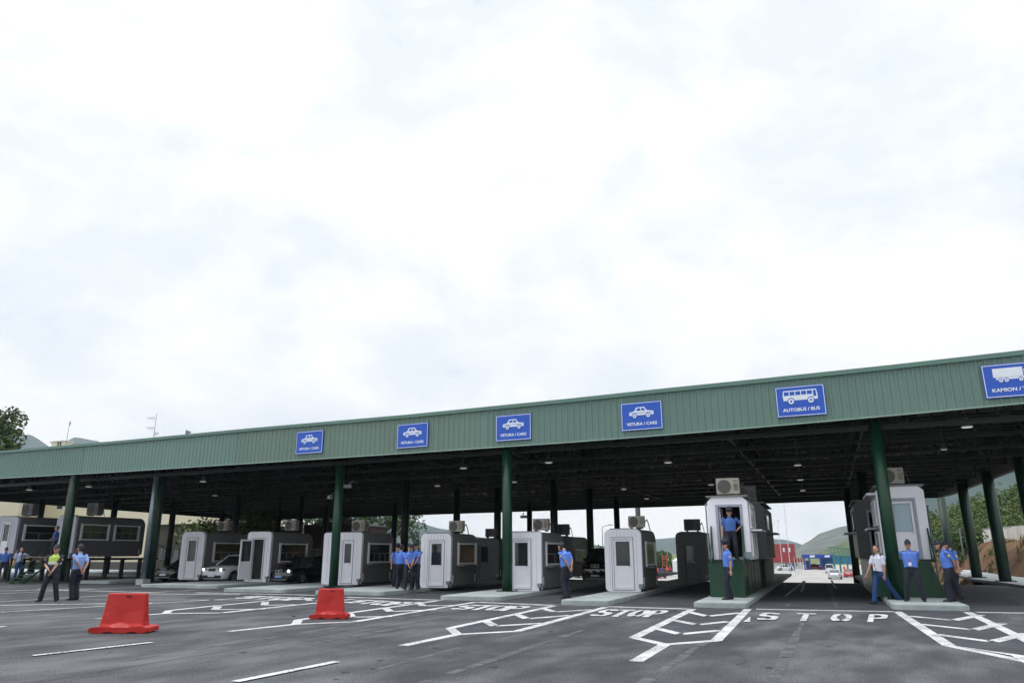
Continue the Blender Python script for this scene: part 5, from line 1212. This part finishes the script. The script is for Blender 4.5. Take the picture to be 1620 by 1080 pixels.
# right-hand bank: soil, grass, wall, wooded slope
soil = ramp3('red_soil', [(.06, .028, .018), (.125, .058, .034), (.12, .13, .045)], .35, 1, 12, .6, fine=.5, scale2=1.3, bump=1, bscale=4)
def xb(y): return 9.0-(y-42)*.15 if y < 62 else 6.0-(y-62)*.055
def bank_h(d, x, y):
    f = max(0, min(1, d/3.4)); f = f*f*(3-2*f)
    return f*(2.5+.5*noise.noise(Vector((x*.35, y*.2, 1)))+.5*noise.noise(Vector((x*1.1, y*.7, 5)))+.3*noise.noise(Vector((x*2.6, y*1.7, 8))))+max(0, d-3.4)*.02
bm = B(); V = []; ds = [0, .3, .7, 1.1, 1.6, 2.1, 2.7, 3.4, 4.2, 5.5, 7, 9, 12, 16]
for i in range(91):
    y = 32+i; row = []
    for d in ds:
        x = xb(y)+d*(1+.0*y)+.25*noise.noise(Vector((y*.4, 3, 3))); row.append(bm.verts.new((x, y, gz(y)*(1 if y > 48 else 0)*max(0, 1-d/2)+bank_h(d, x, y)-.03)))
    V.append(row)
for i in range(90):
    for j in range(len(ds)-1): bm.faces.new([V[i][j], V[i][j+1], V[i+1][j+1], V[i+1][j]])
tag(obj('bank', bm, soil, smooth=True), kind='structure')
rw = random.Random(9); bm = B()
for k in range(9000):
    y = 45+rw.random()*70; d = 16*rw.random()**1.3; x = xb(y)+d
    if noise.noise(Vector((x*.5, y*.25, 4)))+d*.05 < .12+rw.random()*.2: continue
    z = bank_h(d, x, y)+gz(y)*max(0, 1-d/2); a_ = rw.random()*6.3; s_ = .05+.10*rw.random(); hh = .12+.28*rw.random()
    f = bm.faces.new([bm.verts.new(q) for q in ((x-s_*cos(a_), y-s_*sin(a_), z-.05), (x+s_*cos(a_), y+s_*sin(a_), z-.05), (x+s_*.6*cos(a_+1), y+s_*.6*sin(a_+1), z+hh))]); f.material_index = rw.randrange(3)
tag(obj('weeds', bm, [mat('weed_green', (.07, .11, .03), .9, var=.3), mat('weed_yellow', (.16, .15, .05), .9, var=.3), mat('weed_brown', (.13, .08, .04), .9, var=.3)]), 'ragged grass and weeds growing over the red earth bank', 'weeds', kind='stuff')
hillm = ramp3('green_slope', [(.05, .085, .025), (.10, .14, .04), (.17, .19, .08)], .06, 1, 9, .4, scale2=.4, fine=.2)
def slope_z(x, y):
    d = max(0, x-17-.0*y); return 2.3+.22*d+4.5*(1-math.exp(-max(0, y-60)/90))*min(1, d/30)+1.2*noise.noise(Vector((x*.04, y*.03, 2)))*min(1, d/10)
bm = B(); V = []
for i in range(41):
    row = []
    for j in range(31):
        y = 30+i*9; x = 17+(j/30)**1.4*160; row.append(bm.verts.new((x, y, slope_z(x, y))))
    V.append(row)
for i in range(40):
    for j in range(30): bm.faces.new([V[i][j], V[i][j+1], V[i+1][j+1], V[i+1][j]])
tag(obj('hillside', bm, hillm, smooth=True), kind='structure')
# concrete wall on the bank
wc = ramp3('stained_white_concrete', [(.42, .20, .09), (.46, .44, .40), (.62, .62, .60)], .35, .9, 8, .4, (1, 1, .15), pos=(.30, .40, .55), fine=.2)
a = PR(1557, 859, 84); b = PR(1665, 862, 70); zw = a.z
t = thing('retaining_wall', ((a.x+b.x)/2, (a.y+b.y)/2, 0), atan2((b-a).y, (b-a).x), 'stained white concrete wall on the earth bank at the right', 'wall'); wl = (b-a).length/2
zt = PR(1557, 838, 84).z
for k in range(6):
    obj('wall_panel', bx(-wl+k*wl/3+.02, -wl+(k+1)*wl/3-.02, 0, .3, zw-.25, zt+(.04 if k % 2 else 0)), wc, t)
bm = B(); box(bm, -wl, wl, .05, .25, zt+.05, zt+.12); obj('coping', bm, kerb, t)
# wooded hillside: shrubs and trees in their own clumps
rnd = random.Random(5)
protos = []
for s in range(4):
    o = tree((0, 0, -60), 5.5, 6.5, 'x', (leaf_m, leaf_y) if s % 2 else (leaf_m, leaf_d), 3200, .17, 100+s, .05, group='bushy trees on the right hillside', name='bushy_tree'); protos.append(o)
lines = []
cnt = 0
adj = ['dark green', 'light green', 'yellowish', 'dense', 'loose', 'rounded']
hill_spots = []
for (R, pya, pyb, step, sz) in ((86, 834, 826, 22, .85), (98, 828, 812, 19, 1.0), (112, 822, 796, 17, 1.1), (126, 820, 782, 15, 1.25), (142, 826, 770, 14, 1.4)):
    px = 1478 if R > 100 else 1515
    while px < 1668:
        f = (px-1470)/150; py = pya+(pyb-pya)*min(1.25, max(0, f)); hill_spots.append((px+rnd.uniform(-4, 4), py, R+rnd.uniform(-4, 4), sz*rnd.uniform(.8, 1.15))); px += step
for k, (px, py, R, sz) in enumerate(hill_spots):
    b = PR(px, py, R); o = protos[k % 4] if k < 4 else copy_tree(protos[k % 4])
    z = b.z-5.2*sz; o.location = (b.x, b.y, min(z, slope_z(b.x, b.y)+1.0) if b.x > 17 else z); o.scale = (sz,)*3; o.rotation_euler = (0, 0, rnd.random()*6)
    tag(o, 'bushy green tree among many alike on the wooded slope right of the truck booth', 'tree', 'bushy trees on the right hillside')
# poles on the bank
for px, pyb, pyt, R, lb in ((1523, 868, 836, 85, 'thin pale post on the grassy bank between two right columns'), (1484, 912, 800, 60, 'slim grey post standing behind the truck booth')):
    a = PR(px, pyb, R); b = PR(px-(4 if px < 1500 else 0), pyt, R); t = thing('post', (a.x, a.y, 0), 0, lb, 'post'); bm = B(); bar(bm, (0, 0, -.5 if px < 1500 else .5), (0, 0, b.z), .07, 8); obj('shaft', bm, galv, t); obj('shaft_cap', bx(-.09, .09, -.09, .09, b.z, b.z+.06), galv, t)

# ------------------------------------------------------------------ hills
def hill(name, pts, R, depth, mt, z0=-6, rough=.04, seed=0, n=90, rows=14):
    bm = B(); V = []
    for i in range(n+1):
        px = pts[0][0]+(pts[-1][0]-pts[0][0])*i/n
        for (xa, ya), (xb, yb) in zip(pts, pts[1:]):
            if xa <= px <= xb: f = (px-xa)/(xb-xa); f2 = f*f*(3-2*f)*.5+f*.5; py = ya+(yb-ya)*f2; break
        top = PR(px, py, R+depth); d = Vector((top.x, top.y, 0)).normalized(); row = []
        hh = top.z-z0
        for j in range(rows+4):
            f = j/rows
            if f <= 1: s = f; prof = s**1.15*(1.0)
            else: prof = max(0, 1-(f-1)*3.2)
            p = d*(R+depth*f); nn = noise.noise(Vector((p.x/(depth*.35)+seed, p.y/(depth*.35), seed)))*.10+noise.noise(Vector((p.x/(depth*.09), p.y/(depth*.09), seed+3)))*.05
            env = sin(pi*min(1, f)) if f < 1 else 0
            jit = rough*hh*(noise.noise(Vector((p.x/(depth*.12), p.y/(depth*.12), seed+9))))*.35 if f == 1 else 0
            row.append(bm.verts.new((p.x, p.y, z0+hh*max(0, prof+nn*env*.9)+jit)))
        V.append(row)
    for i in range(n):
        for j in range(rows+3): bm.faces.new([V[i][j], V[i+1][j], V[i+1][j+1], V[i][j+1]])
    return tag(obj(name, bm, mt, smooth=True), kind='structure')
h_far = ramp3('wooded_hill', [(.015, .035, .035), (.03, .06, .055), (.06, .09, .07)], .006, 1, 10, .3, scale2=.03)  # bluish tint puts part of the distance haze into the colour
h_dry = ramp3('dry_hill', [(.04, .065, .055), (.085, .10, .085), (.21, .20, .18)], .008, 1, 10, .6, scale2=.03)
h_green = ramp3('meadow_hill', [(.03, .055, .025), (.065, .09, .045), (.13, .145, .09)], .02, 1, 10, .6, scale2=.08)
hill('mountain', [(-300, 720), (-120, 712), (-40, 706), (20, 690), (46, 687), (90, 712), (130, 728), (300, 760)], 1900, 900, h_far, seed=1)
hill('mountain', [(80, 720), (105, 697), (118, 692), (150, 698), (200, 716), (340, 740)], 2500, 700, h_far, seed=2)
hill('mountain', [(500, 800), (580, 803), (645, 821), (700, 836), (765, 850), (830, 862), (960, 870), (1000, 872)], 1300, 700, h_far, seed=3)
hill('mountain', [(700, 858), (780, 850), (880, 860), (960, 863), (1010, 855), (1040, 852), (1080, 849), (1130, 848), (1190, 850), (1240, 853), (1262, 858), (1275, 864), (1330, 872), (1400, 874)], 2200, 700, h_far, seed=4)
hill('mountain', [(1225, 874), (1262, 867), (1276, 857), (1300, 842), (1330, 833), (1360, 826), (1420, 805), (1460, 790), (1560, 800), (1700, 800)], 1100, 700, h_dry, seed=5)
hill('mountain', [(1370, 850), (1420, 812), (1460, 785), (1500, 762), (1560, 735), (1700, 690), (1900, 650)], 700, 500, h_far, seed=7)
hill('hill', [(1280, 879), (1300, 871), (1322, 862), (1345, 853), (1400, 845), (1500, 838), (1700, 825)], 420, 260, h_green, seed=6)

# ------------------------------------------------------------------ air
bm = bx(-3000, 2000, -40, 3250, -8, 520)
hz = bpy.data.materials.new('haze_air'); hz.use_nodes = True; t_ = hz.node_tree; t_.nodes.clear()
o_ = t_.nodes.new('ShaderNodeOutputMaterial'); v_ = t_.nodes.new('ShaderNodeVolumePrincipled'); v_.inputs['Color'].default_value = (.78, .88, 1, 1); v_.inputs['Density'].default_value = .00014
v_.inputs['Anisotropy'].default_value = .2
t_.links.new(v_.outputs[0], o_.inputs['Volume'])
HAZE = True
if HAZE: tag(obj('haze', bm, hz), kind='stuff')
